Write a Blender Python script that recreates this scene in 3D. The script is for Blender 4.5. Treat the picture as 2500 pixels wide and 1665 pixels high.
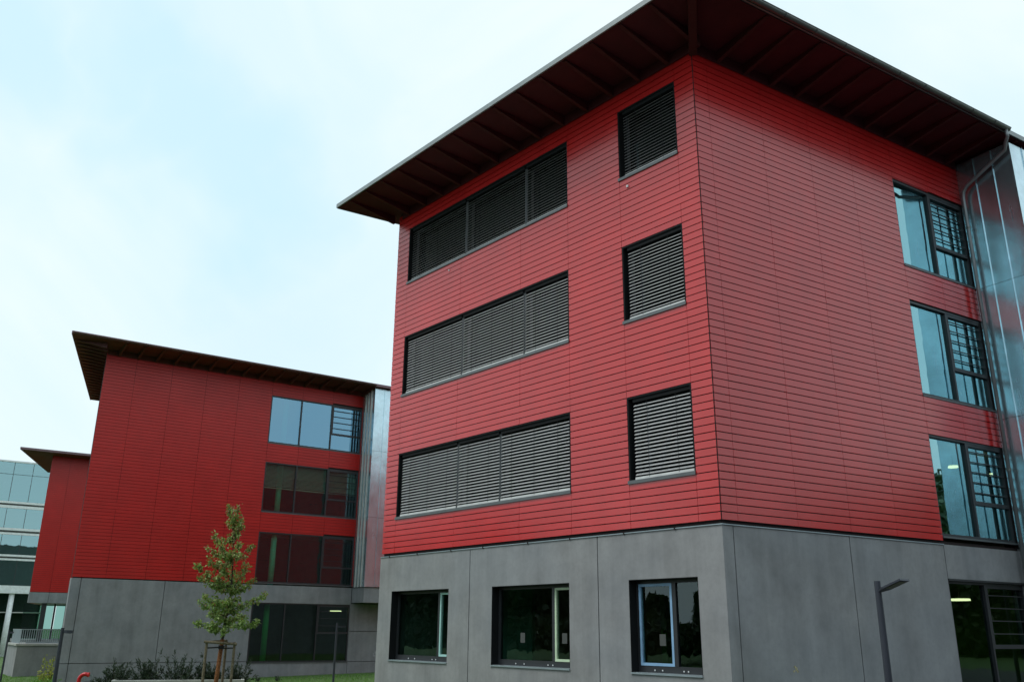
import bpy, bmesh, math, random
import numpy as np
from mathutils import Vector, Matrix
random.seed(7); RNG = np.random.default_rng(7)
for _o in list(bpy.data.objects): bpy.data.objects.remove(_o)
SC = bpy.context.scene
COL = SC.collection

# ------------------------------------------------------------------ camera
cd = bpy.data.cameras.new('camera'); cam = bpy.data.objects.new('camera', cd); COL.objects.link(cam)
CP = Vector((9.82734, -13.61506, -1.97264))
RT = Vector((0.6564484, 0.7543251, 0.0083091)); UP = Vector((0.2303607, -0.2109347, 0.9499687)); FW = Vector((-0.7183379, 0.6216914, 0.3122346))
cam.matrix_world = Matrix(((RT.x, UP.x, -FW.x, CP.x), (RT.y, UP.y, -FW.y, CP.y), (RT.z, UP.z, -FW.z, CP.z), (0, 0, 0, 1)))
cd.sensor_fit = 'HORIZONTAL'; cd.sensor_width = 36.0; cd.lens = 36.0 * 2154.19 / 2500.0
cd.clip_start = 0.1; cd.clip_end = 4000
SC.camera = cam

# ------------------------------------------------------------------ world, sun, exposure
SUN_EL = math.radians(56); SUN_AZ_DIR = Vector((-0.42, -0.90, 0)).normalized()      # horizontal direction towards the sun
w = bpy.data.worlds.new('World'); SC.world = w; w.use_nodes = True
nt = w.node_tree; N = nt.nodes; L = nt.links; N.clear()
out = N.new('ShaderNodeOutputWorld')
sky = N.new('ShaderNodeTexSky'); sky.sky_type = 'NISHITA'; sky.sun_disc = False
sky.sun_elevation = SUN_EL; sky.sun_rotation = math.atan2(SUN_AZ_DIR.x, SUN_AZ_DIR.y)
sky.air_density = 1.0; sky.dust_density = 1.5; sky.ozone_density = 1.0
bg1 = N.new('ShaderNodeBackground'); bg1.inputs[1].default_value = 0.13
L.new(sky.outputs[0], bg1.inputs[0])
tc = N.new('ShaderNodeTexCoord')
def wnoise(scale, detail, rough, loc, dist=0.0):
    m = N.new('ShaderNodeMapping'); m.inputs['Location'].default_value = loc
    L.new(tc.outputs['Generated'], m.inputs[0])
    n = N.new('ShaderNodeTexNoise'); n.inputs['Scale'].default_value = scale; n.inputs['Detail'].default_value = detail
    n.inputs['Roughness'].default_value = rough; n.inputs['Distortion'].default_value = dist
    L.new(m.outputs[0], n.inputs['Vector']); return n
def wramp(src, stops):
    r = N.new('ShaderNodeValToRGB'); e = r.color_ramp.elements
    while len(e) < len(stops): e.new(0.5)
    for k, (p, c) in enumerate(stops): e[k].position = p; e[k].color = (*c, 1)
    L.new(src, r.inputs[0]); return r
n1 = wnoise(2.3, 5, 0.55, (0.3, 1.7, 0.4), 0.6)
cl = wramp(n1.outputs[0], [(0.30, (0.68, 0.865, 0.97)), (0.45, (0.735, 0.90, 0.975)), (0.57, (0.81, 0.935, 0.975)), (0.70, (0.90, 0.965, 0.965))])
# a thinner, bluer streak of cloud crossing the left part of the view
def wv(op, a, b=None):
    m = N.new('ShaderNodeVectorMath'); m.operation = op
    for k, s in enumerate((a, b)):
        if s is None: continue
        if isinstance(s, (tuple, list)): m.inputs[k].default_value = s
        else: L.new(s, m.inputs[k])
    return m
def wm(op, a, b=None, c=None, clamp=False):
    m = N.new('ShaderNodeMath'); m.operation = op; m.use_clamp = clamp
    for k, s in enumerate((a, b, c)):
        if s is None: continue
        if isinstance(s, (int, float)): m.inputs[k].default_value = s
        else: L.new(s, m.inputs[k])
    return m.outputs[0]
nd = wnoise(4.0, 4, 0.55, (2.1, 0.2, 5.0))
off = wv('SCALE', wv('SUBTRACT', nd.outputs['Color'], (0.5, 0.5, 0.5)).outputs[0]); off.inputs['Scale'].default_value = 0.30
warp = wv('ADD', tc.outputs['Generated'], off.outputs[0])
def pxdir(u, v):
    d = RT * ((u - 1250) / 2154.19) + UP * (-(v - 832.5) / 2154.19) + FW
    return d.normalized()
blobs = []
for (u, v, r) in ((40, 30, .12), (330, 150, .10), (360, 330, .11), (470, 470, .12), (560, 580, .10)):
    c = pxdir(u, v)
    dd = wv('DISTANCE', warp.outputs[0], tuple(c)).outputs['Value']
    blobs.append(wm('SUBTRACT', 1.0, wm('DIVIDE', dd, r), clamp=True))
tot = blobs[0]
for bnode in blobs[1:]: tot = wm('MAXIMUM', tot, bnode)
patch = wm('MULTIPLY', wm('SMOOTH_MIN', wm('MULTIPLY', tot, 1.5), 1.0, 0.3), 0.75, clamp=True)
mixc = N.new('ShaderNodeMix'); mixc.data_type = 'RGBA'
L.new(patch, mixc.inputs['Factor']); L.new(cl.outputs[0], mixc.inputs['A']); mixc.inputs['B'].default_value = (0.58, 0.83, 0.985, 1)
bg2 = N.new('ShaderNodeBackground'); bg2.inputs[1].default_value = 1.10; L.new(mixc.outputs['Result'], bg2.inputs[0])
ms = N.new('ShaderNodeMixShader'); ms.inputs[0].default_value = 0.96
L.new(bg1.outputs[0], ms.inputs[1]); L.new(bg2.outputs[0], ms.inputs[2]); L.new(ms.outputs[0], out.inputs[0])

sl = bpy.data.lights.new('sun', 'SUN'); sl.energy = 1.45; sl.angle = math.radians(25); sl.color = (1.0, 0.97, 0.93)
so = bpy.data.objects.new('sun', sl); COL.objects.link(so)
sd = SUN_AZ_DIR * math.cos(SUN_EL) + Vector((0, 0, math.sin(SUN_EL)))
so.rotation_euler = sd.to_track_quat('Z', 'Y').to_euler(); so.location = (0, -30, 40)

SC.view_settings.view_transform = 'Standard'; SC.view_settings.look = 'None'
SC.view_settings.exposure = 0.0; SC.view_settings.gamma = 1.0; SC.view_settings.use_curve_mapping = False
SC.render.engine = 'CYCLES'
SC.cycles.use_denoising = True
SC.cycles.max_bounces = 8; SC.cycles.transparent_max_bounces = 12
SC.cycles.caustics_reflective = False; SC.cycles.caustics_refractive = False

# ------------------------------------------------------------------ materials
def newmat(name):
    m = bpy.data.materials.new(name); m.use_nodes = True
    b = m.node_tree.nodes['Principled BSDF']
    return m, m.node_tree, b
def mix_col(t, fac, a, b):
    m = t.nodes.new('ShaderNodeMix'); m.data_type = 'RGBA'
    if isinstance(fac, (int, float)): m.inputs['Factor'].default_value = fac
    else: t.links.new(fac, m.inputs['Factor'])
    for k, s in (('A', a), ('B', b)):
        if isinstance(s, tuple): m.inputs[k].default_value = (*s, 1)
        else: t.links.new(s, m.inputs[k])
    return m.outputs['Result']
def pos_noise(t, scale, detail=4, rough=0.55, stretch=(1, 1, 1), loc=(0, 0, 0)):
    g = t.nodes.new('ShaderNodeNewGeometry'); mp = t.nodes.new('ShaderNodeMapping')
    mp.inputs['Scale'].default_value = stretch; mp.inputs['Location'].default_value = loc
    t.links.new(g.outputs['Position'], mp.inputs[0])
    n = t.nodes.new('ShaderNodeTexNoise'); n.inputs['Scale'].default_value = scale
    n.inputs['Detail'].default_value = detail; n.inputs['Roughness'].default_value = rough
    t.links.new(mp.outputs[0], n.inputs['Vector']); return n.outputs[0]
def ramp(t, src, stops):
    r = t.nodes.new('ShaderNodeValToRGB'); e = r.color_ramp.elements
    while len(e) < len(stops): e.new(0.5)
    for k, (p, c) in enumerate(stops):
        e[k].position = p; e[k].color = ((c, c, c, 1) if isinstance(c, (int, float)) else (*c, 1))
    t.links.new(src, r.inputs[0]); return r.outputs[0]
def bump(t, b, src, strength, dist=0.01):
    n = t.nodes.new('ShaderNodeBump'); n.inputs['Strength'].default_value = strength; n.inputs['Distance'].default_value = dist
    t.links.new(src, n.inputs['Height']); t.links.new(n.outputs[0], b.inputs['Normal'])
def val(t, src, lo, hi):
    m = t.nodes.new('ShaderNodeMapRange'); t.links.new(src, m.inputs[0]); m.inputs[3].default_value = lo; m.inputs[4].default_value = hi
    return m.outputs[0]

def plain(name, col, rough=0.6, metal=0.0, spec=0.5, var=0.12, nscale=3.0, bmp=0.0):
    m, t, b = newmat(name)
    n = pos_noise(t, nscale)
    c1 = tuple(min(1, c * (1 - var)) for c in col); c2 = tuple(min(1, c * (1 + var)) for c in col)
    t.links.new(mix_col(t, ramp(t, n, [(0.3, 0.0), (0.7, 1.0)]), c1, c2), b.inputs['Base Color'])
    b.inputs['Roughness'].default_value = rough; b.inputs['Metallic'].default_value = metal
    b.inputs['Specular IOR Level'].default_value = spec
    if bmp: bump(t, b, pos_noise(t, nscale * 12), bmp, 0.01)
    return m

def red_board_mat(name, base, rough, spec):
    m, t, b = newmat(name)
    oi = t.nodes.new('ShaderNodeObjectInfo'); ge = t.nodes.new('ShaderNodeNewGeometry')
    ad = t.nodes.new('ShaderNodeMath'); ad.operation = 'ADD'; t.links.new(oi.outputs['Random'], ad.inputs[0]); t.links.new(ge.outputs['Random Per Island'], ad.inputs[1])
    fr = t.nodes.new('ShaderNodeMath'); fr.operation = 'FRACT'; t.links.new(ad.outputs[0], fr.inputs[0])
    n = pos_noise(t, 1.1, 5, 0.6)
    c = mix_col(t, ramp(t, n, [(0.35, 0.0), (0.68, 1.0)]), tuple(x * 0.90 for x in base), tuple(x * 1.07 for x in base))
    st_ = pos_noise(t, 2.4, 5, 0.65, (1.8, 1.8, 0.12), (1, 5, 2))
    c = mix_col(t, ramp(t, st_, [(0.52, 0.0), (0.78, 0.22)]), c, (base[0] * 0.72, base[1] * 1.5, base[2] * 1.5))
    c = mix_col(t, val(t, fr.outputs[0], 0.0, 0.34), c, tuple(x * 0.82 for x in base))
    t.links.new(c, b.inputs['Base Color'])
    n2 = pos_noise(t, 0.8, 4, 0.6, loc=(4, 2, 1))
    t.links.new(val(t, n2, rough - 0.05, rough + 0.08), b.inputs['Roughness'])
    b.inputs['IOR'].default_value = spec
    bump(t, b, pos_noise(t, 60, 2), 0.05, 0.002)
    return m
M = {}
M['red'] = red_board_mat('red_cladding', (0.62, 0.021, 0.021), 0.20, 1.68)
M['red_far'] = red_board_mat('red_cladding_far_wings', (0.52, 0.017, 0.014), 0.38, 1.47)  # deeper, less glossy red for the two farther wings
def concrete(name, base, streak=0.34):
    m, t, b = newmat(name)
    a = pos_noise(t, 1.3, 6, 0.6); s = pos_noise(t, 1.6, 5, 0.6, (1.6, 1.6, 0.10)); f = pos_noise(t, 9, 5, 0.65); bl = pos_noise(t, 0.45, 3, 0.5, loc=(7, 3, 2))
    c = mix_col(t, ramp(t, a, [(0.3, 0.0), (0.7, 1.0)]), tuple(x * 0.80 for x in base), tuple(x * 1.16 for x in base))
    c = mix_col(t, ramp(t, s, [(0.45, 0.0), (0.75, streak)]), c, tuple(x * 1.5 for x in base))
    c = mix_col(t, ramp(t, s, [(0.25, streak * 0.9), (0.45, 0.0)]), c, tuple(x * 0.45 for x in base))
    c = mix_col(t, ramp(t, f, [(0.35, 0.16), (0.55, 0.0)]), c, tuple(x * 0.55 for x in base))
    c = mix_col(t, ramp(t, bl, [(0.4, 0.0), (0.65, 0.16)]), c, (base[0] * 0.8, base[1] * 0.98, base[2] * 1.2))
    t.links.new(c, b.inputs['Base Color']); b.inputs['Roughness'].default_value = 0.72; b.inputs['Specular IOR Level'].default_value = 0.4
    bump(t, b, pos_noise(t, 35, 5, 0.7), 0.18, 0.006)
    return m
M['concrete'] = concrete('grey_concrete', (0.268, 0.268, 0.268))
M['concrete2'] = concrete('grey_concrete_wing', (0.238, 0.241, 0.250))
M['pale_concrete'] = concrete('pale_precast', (0.42, 0.42, 0.38), 0.3)
M['void'] = plain('cladding_backing', (0.020, 0.012, 0.012), 0.9)
M['frame'] = plain('anthracite_frame', (0.030, 0.032, 0.036), 0.42, 0.0, 0.5, 0.1)
M['reveal'] = plain('dark_reveal_metal', (0.010, 0.011, 0.012), 0.8, 0.0, 0.2)
M['sill'] = plain('grey_sill_metal', (0.13, 0.14, 0.145), 0.42, 0.3)
M['slat'] = plain('aluminium_slat', (0.56, 0.565, 0.56), 0.35, 0.1, 0.5, 0.05)
M['rail'] = plain('light_blind_rail', (0.62, 0.62, 0.60), 0.40, 0.2)
M['fascia'] = plain('roof_edge_metal', (0.24, 0.27, 0.27), 0.42, 0.4)
M['fascia2'] = plain('roof_edge_metal_brown', (0.16, 0.10, 0.11), 0.42, 0.3)
M['soffit'] = plain('soffit_board', (0.082, 0.012, 0.017), 0.7, 0, 0.3, 0.2, 1.5)
M['soffit2'] = plain('hazed_soffit_board', (0.115, 0.042, 0.045), 0.7, 0, 0.3, 0.2, 1.5)  # same soffit as the near building, distance haze mixed into its colour
M['rafter2'] = plain('hazed_rafter', (0.10, 0.036, 0.038), 0.7)  # rafter colour lifted by the same painted haze
M['rafter'] = plain('red_brown_rafter', (0.080, 0.015, 0.016), 0.65, 0, 0.3, 0.2, 2)
M['rooftop'] = plain('roof_deck_grey', (0.12, 0.12, 0.12), 0.9)
M['gutter'] = plain('zinc_gutter', (0.17, 0.18, 0.17), 0.42, 0.7)
M['pipe'] = plain('zinc_downpipe', (0.27, 0.29, 0.30), 0.45, 0.6)
M['flash'] = plain('light_flashing', (0.36, 0.42, 0.45), 0.4, 0.5)
M['white'] = plain('white_paint', (0.78, 0.80, 0.80), 0.45)
M['ceiling'] = plain('ceiling_white', (0.50, 0.50, 0.48), 0.8)
M['dark_int'] = plain('dark_interior', (0.12, 0.13, 0.12), 0.8)
M['paper'] = plain('paper', (0.075, 0.08, 0.075), 0.8)
M['teal_int'] = plain('teal_grey_room_wall', (0.22, 0.42, 0.38), 0.8)
M['green_int'] = plain('green_interior_wall', (0.10, 0.26, 0.045), 0.7, 0, .5, .3, 0.9)
M['turq'] = plain('turquoise_column', (0.12, 0.75, 0.62), 0.5)
M['greencol'] = plain('green_column', (0.10, 0.55, 0.16), 0.5)
M['mint'] = plain('mint_green_frame', (0.42, 0.70, 0.66), 0.4)
M['lime'] = plain('pale_lime_frame', (0.58, 0.72, 0.50), 0.4)
M['blue'] = plain('sky_blue_frame', (0.27, 0.47, 0.68), 0.4)
M['post'] = plain('dark_blue_grey_post', (0.045, 0.050, 0.065), 0.45, 0.3)
M['hydrant'] = plain('glossy_red_pipe', (0.55, 0.012, 0.02), 0.25)
M['bark'] = plain('bark', (0.060, 0.045, 0.032), 0.9, 0, .3, .4, 18, .6)
M['wrap'] = plain('coir_trunk_wrap', (0.20, 0.085, 0.035), 0.95, 0, .2, .5, 25, .8)
M['stake'] = plain('weathered_stake_wood', (0.17, 0.14, 0.095), 0.9, 0, .2, .45, 14, .5)
M['strap'] = plain('black_strap', (0.012, 0.012, 0.014), 0.7)
M['paving'] = plain('grey_asphalt', (0.07, 0.07, 0.072), 0.9, 0, .3, .25, 6, .4)
M['stain'] = plain('pale_lime_stain', (0.33, 0.34, 0.36), 0.9, 0, .2, .4, 9)
M['droppings'] = plain('yellow_white_fleck', (0.40, 0.36, 0.22), 0.9, 0, .2, .5, 30)

def zinc(name, base, rough):
    m, t, b = newmat(name)
    n = pos_noise(t, 0.9, 5, 0.6); v = pos_noise(t, 2.2, 4, 0.6, (2, 2, 0.25), (3, 1, 0))
    c = mix_col(t, ramp(t, n, [(0.3, 0.0), (0.7, 1.0)]), tuple(x * 0.75 for x in base), tuple(x * 1.15 for x in base))
    c = mix_col(t, ramp(t, v, [(0.5, 0.0), (0.8, 0.25)]), c, (base[0] * 1.3, base[1] * 1.05, base[2] * 1.2))
    t.links.new(c, b.inputs['Base Color']); b.inputs['Metallic'].default_value = 0.85
    t.links.new(val(t, v, rough - 0.06, rough + 0.14), b.inputs['Roughness'])
    bump(t, b, pos_noise(t, 2.5, 3, 0.5), 0.16, 0.03)
    return m
M['zinc'] = zinc('zinc_sheet', (0.60, 0.76, 0.82), 0.20)

def glass(name, tint, refl, ior, rough=0.0, wav=0.02, extra=0.0):
    m = bpy.data.materials.new(name); m.use_nodes = True; t = m.node_tree; t.nodes.clear()
    o = t.nodes.new('ShaderNodeOutputMaterial'); mx = t.nodes.new('ShaderNodeMixShader')
    tr = t.nodes.new('ShaderNodeBsdfTransparent'); tr.inputs[0].default_value = (*tint, 1)
    gl = t.nodes.new('ShaderNodeBsdfGlossy'); gl.inputs[0].default_value = (*refl, 1); gl.inputs['Roughness'].default_value = rough
    fr = t.nodes.new('ShaderNodeFresnel'); fr.inputs[0].default_value = ior
    bp = t.nodes.new('ShaderNodeBump'); bp.inputs['Strength'].default_value = wav; bp.inputs['Distance'].default_value = 0.05
    t.links.new(pos_noise(t, 1.6, 2, 0.4), bp.inputs['Height']); t.links.new(bp.outputs[0], gl.inputs['Normal'])
    ad = t.nodes.new('ShaderNodeMath'); ad.operation = 'ADD'; ad.use_clamp = True; ad.inputs[1].default_value = extra
    gb_ = t.nodes.new('ShaderNodeNewGeometry'); iv = t.nodes.new('ShaderNodeMath'); iv.operation = 'SUBTRACT'; iv.inputs[0].default_value = 1.0; t.links.new(gb_.outputs['Backfacing'], iv.inputs[1])
    ml = t.nodes.new('ShaderNodeMath'); ml.operation = 'MULTIPLY'; t.links.new(ad.outputs[0], ml.inputs[0]); t.links.new(iv.outputs[0], ml.inputs[1])
    t.links.new(fr.outputs[0], ad.inputs[0]); t.links.new(ml.outputs[0], mx.inputs[0])
    t.links.new(tr.outputs[0], mx.inputs[1]); t.links.new(gl.outputs[0], mx.inputs[2]); t.links.new(mx.outputs[0], o.inputs[0])
    return m
M['glass'] = glass('teal_solar_glass', (0.60, 0.76, 0.70), (0.50, 0.92, 1.0), 2.3, 0.0, 0.04, 0.30)
M['glass_a'] = glass('dark_window_glass', (0.55, 0.68, 0.62), (0.75, 0.92, 0.95), 1.7, 0.0, 0.03)
M['glass_b'] = glass('blue_solar_glass', (0.45, 0.60, 0.60), (0.42, 0.76, 1.0), 2.6, 0.0, 0.04, 0.18)
M['glass_dark'] = glass('dark_pane_behind_blind', (0.25, 0.30, 0.28), (0.6, 0.75, 0.8), 1.4)
M['glass_mid'] = glass('grey_green_glass', (0.62, 0.78, 0.70), (0.55, 0.85, 0.90), 1.9, 0.0, 0.04, 0.05)
M['glass_clear'] = glass('clear_lobby_glass', (0.52, 0.68, 0.64), (0.75, 0.98, 0.95), 1.5)
M['glass_far'] = glass('pale_office_glass', (0.40, 0.58, 0.55), (0.58, 0.92, 0.98), 2.2, 0.0, 0.03, 0.26)

def emit(name, col, s):
    m, t, b = newmat(name); b.inputs['Base Color'].default_value = (0.8, 0.8, 0.7, 1)
    b.inputs['Emission Color'].default_value = (*col, 1); b.inputs['Emission Strength'].default_value = s; return m
M['lamp'] = emit('lit_pendant', (1.0, 0.86, 0.50), 3.2)
M['lens'] = plain('unlit_lamp_lens', (0.10, 0.12, 0.05), 0.4)

def leaf_mat(name, c1, c2, c3=None, trans=0.25):
    m, t, b = newmat(name)
    ge = t.nodes.new('ShaderNodeNewGeometry')
    stops = [(0.0, c1), (0.6, c2), (1.0, c3 or c2)]
    t.links.new(ramp(t, ge.outputs['Random Per Island'], stops), b.inputs['Base Color'])
    b.inputs['Roughness'].default_value = 0.5; b.inputs['Subsurface Weight'].default_value = 0.0
    b.inputs['Transmission Weight'].default_value = 0.0
    o = [n for n in t.nodes if n.type == 'OUTPUT_MATERIAL'][0]
    tl = t.nodes.new('ShaderNodeBsdfTranslucent'); tl.inputs[0].default_value = (c2[0] * 1.6, c2[1] * 1.7, c2[2], 1)
    mx = t.nodes.new('ShaderNodeMixShader'); mx.inputs[0].default_value = trans
    t.links.new(b.outputs[0], mx.inputs[1]); t.links.new(tl.outputs[0], mx.inputs[2]); t.links.new(mx.outputs[0], o.inputs[0])
    return m
M['leaf'] = leaf_mat('tree_leaf', (0.085, 0.155, 0.042), (0.215, 0.315, 0.085), (0.42, 0.50, 0.18))
M['leaf_red'] = leaf_mat('young_reddish_leaf', (0.15, 0.14, 0.05), (0.28, 0.19, 0.075), (0.40, 0.18, 0.09))
M['needle'] = leaf_mat('dark_conifer_needle', (0.012, 0.024, 0.014), (0.028, 0.052, 0.026), (0.05, 0.075, 0.035), 0.1)
M['wood_leaf'] = leaf_mat('far_tree_leaf', (0.030, 0.050, 0.024), (0.050, 0.078, 0.032), (0.08, 0.11, 0.045), 0.15)
M['grass'] = leaf_mat('grass_blade', (0.060, 0.150, 0.018), (0.105, 0.250, 0.030), (0.17, 0.31, 0.05))
M['weed'] = leaf_mat('yellow_green_weed', (0.18, 0.24, 0.04), (0.32, 0.34, 0.05), (0.40, 0.36, 0.06))
M['redbush'] = leaf_mat('reddish_shrub_leaf', (0.12, 0.05, 0.03), (0.22, 0.05, 0.05), (0.16, 0.15, 0.05))

# ------------------------------------------------------------------ mesh helpers
class MB:
    def __init__(s): s.v = []; s.f = []
    def quad(s, a, b, c, d):
        i = len(s.v); s.v += [tuple(a), tuple(b), tuple(c), tuple(d)]; s.f.append((i, i + 1, i + 2, i + 3))
    def hexa(s, P):     # 8 corners, bottom ring then top ring
        i = len(s.v); s.v += [tuple(p) for p in P]
        for f in ((0, 3, 2, 1), (4, 5, 6, 7), (0, 1, 5, 4), (1, 2, 6, 5), (2, 3, 7, 6), (3, 0, 4, 7)):
            s.f.append(tuple(i + k for k in f))
    def box(s, x0, x1, y0, y1, z0, z1):
        s.hexa([(x0, y0, z0), (x1, y0, z0), (x1, y1, z0), (x0, y1, z0), (x0, y0, z1), (x1, y0, z1), (x1, y1, z1), (x0, y1, z1)])
    def fbox(s, F, s0, s1, d0, d1, z0, z1):
        s.hexa([F.p(s0, d0, z0), F.p(s1, d0, z0), F.p(s1, d1, z0), F.p(s0, d1, z0), F.p(s0, d0, z1), F.p(s1, d0, z1), F.p(s1, d1, z1), F.p(s0, d1, z1)])
    def tube(s, pts, rad, n=8, cap=True):
        pts = [Vector(p) for p in pts]
        if isinstance(rad, (int, float)): rad = [rad] * len(pts)
        rings = []; ref = None
        for k, p in enumerate(pts):
            d = (pts[min(k + 1, len(pts) - 1)] - pts[max(k - 1, 0)]).normalized()
            if ref is None:
                ref = Vector((0, 0, 1)) if abs(d.z) < 0.9 else Vector((1, 0, 0))
            a = (ref - d * ref.dot(d)).normalized(); b = d.cross(a); ref = a
            i = len(s.v)
            for j in range(n):
                t = 2 * math.pi * j / n
                s.v.append(tuple(p + (a * math.cos(t) + b * math.sin(t)) * rad[k]))
            rings.append(i)
        for i0, i1 in zip(rings, rings[1:]):
            for j in range(n):
                s.f.append((i0 + j, i0 + (j + 1) % n, i1 + (j + 1) % n, i1 + j))
        if cap:
            s.f.append(tuple(rings[0] + j for j in reversed(range(n)))); s.f.append(tuple(rings[-1] + j for j in range(n)))
    def prism(s, poly, z0, z1):
        n = len(poly); i = len(s.v)
        s.v += [(x, y, z0) for x, y in poly] + [(x, y, z1) for x, y in poly]
        s.f.append(tuple(i + k for k in reversed(range(n)))); s.f.append(tuple(i + n + k for k in range(n)))
        for k in range(n): s.f.append((i + k, i + (k + 1) % n, i + n + (k + 1) % n, i + n + k))
    def slab(s, F, s0, s1, z0, z1, d0, d1, holes=()):
        """a plate in a wall plane with rectangular holes (s0,s1,z0,z1)"""
        S = sorted({s0, s1} | {x for h in holes for x in h[:2] if s0 < x < s1}); Z = sorted({z0, z1} | {x for h in holes for x in h[2:] if z0 < x < z1})
        def solid(i, j):
            if i < 0 or j < 0 or i >= len(S) - 1 or j >= len(Z) - 1: return False
            cs = (S[i] + S[i + 1]) / 2; cz = (Z[j] + Z[j + 1]) / 2
            return not any(h[0] < cs < h[1] and h[2] < cz < h[3] for h in holes)
        for i in range(len(S) - 1):
            for j in range(len(Z) - 1):
                if not solid(i, j): continue
                a, b, c, d = S[i], S[i + 1], Z[j], Z[j + 1]
                s.quad(F.p(a, d1, c), F.p(b, d1, c), F.p(b, d1, d), F.p(a, d1, d))
                s.quad(F.p(b, d0, c), F.p(a, d0, c), F.p(a, d0, d), F.p(b, d0, d))
                if not solid(i - 1, j): s.quad(F.p(a, d0, c), F.p(a, d1, c), F.p(a, d1, d), F.p(a, d0, d))
                if not solid(i + 1, j): s.quad(F.p(b, d1, c), F.p(b, d0, c), F.p(b, d0, d), F.p(b, d1, d))
                if not solid(i, j - 1): s.quad(F.p(a, d0, c), F.p(b, d0, c), F.p(b, d1, c), F.p(a, d1, c))
                if not solid(i, j + 1): s.quad(F.p(a, d1, d), F.p(b, d1, d), F.p(b, d0, d), F.p(a, d0, d))
    def build(s, name, mat, parent=None, bevel=0.0, smooth=False):
        me = bpy.data.meshes.new(name)
        base = root_loc(parent) if parent else Vector((0, 0, 0))
        me.from_pydata([(x - base.x, y - base.y, z - base.z) for x, y, z in s.v], [], s.f)
        me.validate(); me.update(); me.materials.append(mat)
        if name == 'pane':
            bm = bmesh.new(); bm.from_mesh(me); bmesh.ops.recalc_face_normals(bm, faces=bm.faces[:]); bm.to_mesh(me); bm.free()
        if smooth: me.polygons.foreach_set('use_smooth', [True] * len(me.polygons))
        o = bpy.data.objects.new(name, me); COL.objects.link(o)
        if parent: o.parent = parent
        if bevel:
            md = o.modifiers.new('bevel', 'BEVEL'); md.width = bevel; md.segments = 2; md.limit_method = 'ANGLE'
        return o
def root_loc(o):
    while o.parent: o = o.parent
    return o.location
class Frame:      # a vertical wall plane: s along it, d outwards, z up
    def __init__(s, ox, oy, ang, flip=False):
        s.o = Vector((ox, oy)); s.d = Vector((math.sin(ang), math.cos(ang))); s.n = Vector((math.cos(ang), -math.sin(ang)))
        if flip: s.n = -s.n
        s.rot = math.atan2(s.d.y, s.d.x)
    def p(s, a, d, z):
        q = s.o + s.d * a + s.n * d; return (q.x, q.y, z)
def thing(name, label, cat, loc, group=None):
    o = bpy.data.objects.new(name, None); o.empty_display_size = 0.3; COL.objects.link(o); o.location = loc
    o['label'] = label; o['category'] = cat
    if group: o['group'] = group
    return o
def tag(o, label, cat, group=None, kind=None):
    if label: o['label'] = label
    if cat: o['category'] = cat
    if group: o['group'] = group
    if kind: o['kind'] = kind
    return o
def arr_mesh(name, V, F, mat, parent=None, quads=True):
    """fast mesh from arrays"""
    me = bpy.data.meshes.new(name)
    base = root_loc(parent) if parent else Vector((0, 0, 0))
    V = np.asarray(V, np.float32) - np.array(base, np.float32); F = np.asarray(F, np.int32); k = F.shape[1]
    me.vertices.add(len(V)); me.vertices.foreach_set('co', V.ravel())
    me.loops.add(F.size); me.loops.foreach_set('vertex_index', F.ravel())
    me.polygons.add(len(F)); me.polygons.foreach_set('loop_start', np.arange(0, F.size, k, dtype=np.int32)); me.polygons.foreach_set('loop_total', np.full(len(F), k, np.int32))
    me.update(calc_edges=True); me.materials.append(mat)
    o = bpy.data.objects.new(name, me); COL.objects.link(o)
    if parent: o.parent = parent
    return o
def leaves(centers, size, size_var=0.4, droop=0.3, aspect=0.5, up=None):
    """pointed, folded leaf: 6 vertices, 4 triangles... returned as verts, tri faces"""
    n = len(centers); C = np.asarray(centers, float)
    a = RNG.normal(size=(n, 3)); a[:, 2] -= droop
    if up is not None: a = a * 0.5 + np.asarray(up) * 1.0
    a /= np.linalg.norm(a, axis=1)[:, None]
    b = RNG.normal(size=(n, 3)); b -= (b * a).sum(1)[:, None] * a; b /= np.linalg.norm(b, axis=1)[:, None]
    c = np.cross(a, b)
    L_ = size * (1 + size_var * (RNG.random(n) * 2 - 1)); W_ = L_ * aspect * 0.5
    p0 = C; p1 = C + a * (L_ * 0.45)[:, None] + b * W_[:, None] + c * (W_ * 0.35)[:, None]
    p2 = C + a * L_[:, None]; p3 = C + a * (L_ * 0.45)[:, None] - b * W_[:, None] + c * (W_ * 0.35)[:, None]
    V = np.stack([p0, p1, p2, p3], 1).reshape(-1, 3)
    k = np.arange(n)[:, None] * 4
    F = np.concatenate([k + np.array([[0, 1, 2]]), k + np.array([[0, 2, 3]])], 1).reshape(-1, 3)
    return V, F
def blades(P, h, wid, lean=0.4):
    n = len(P); P = np.asarray(P, float); hh = h * (0.5 + RNG.random(n)); th = RNG.random(n) * 6.283
    sx = np.stack([np.cos(th), np.sin(th), 0 * th], 1) * wid
    ln = RNG.normal(size=(n, 2)) * lean * hh[:, None]
    tip = P + np.stack([ln[:, 0], ln[:, 1], hh], 1)
    V = np.stack([P - sx, P + sx, tip], 1).reshape(-1, 3); F = np.arange(n * 3).reshape(-1, 3)
    return V, F

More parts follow.
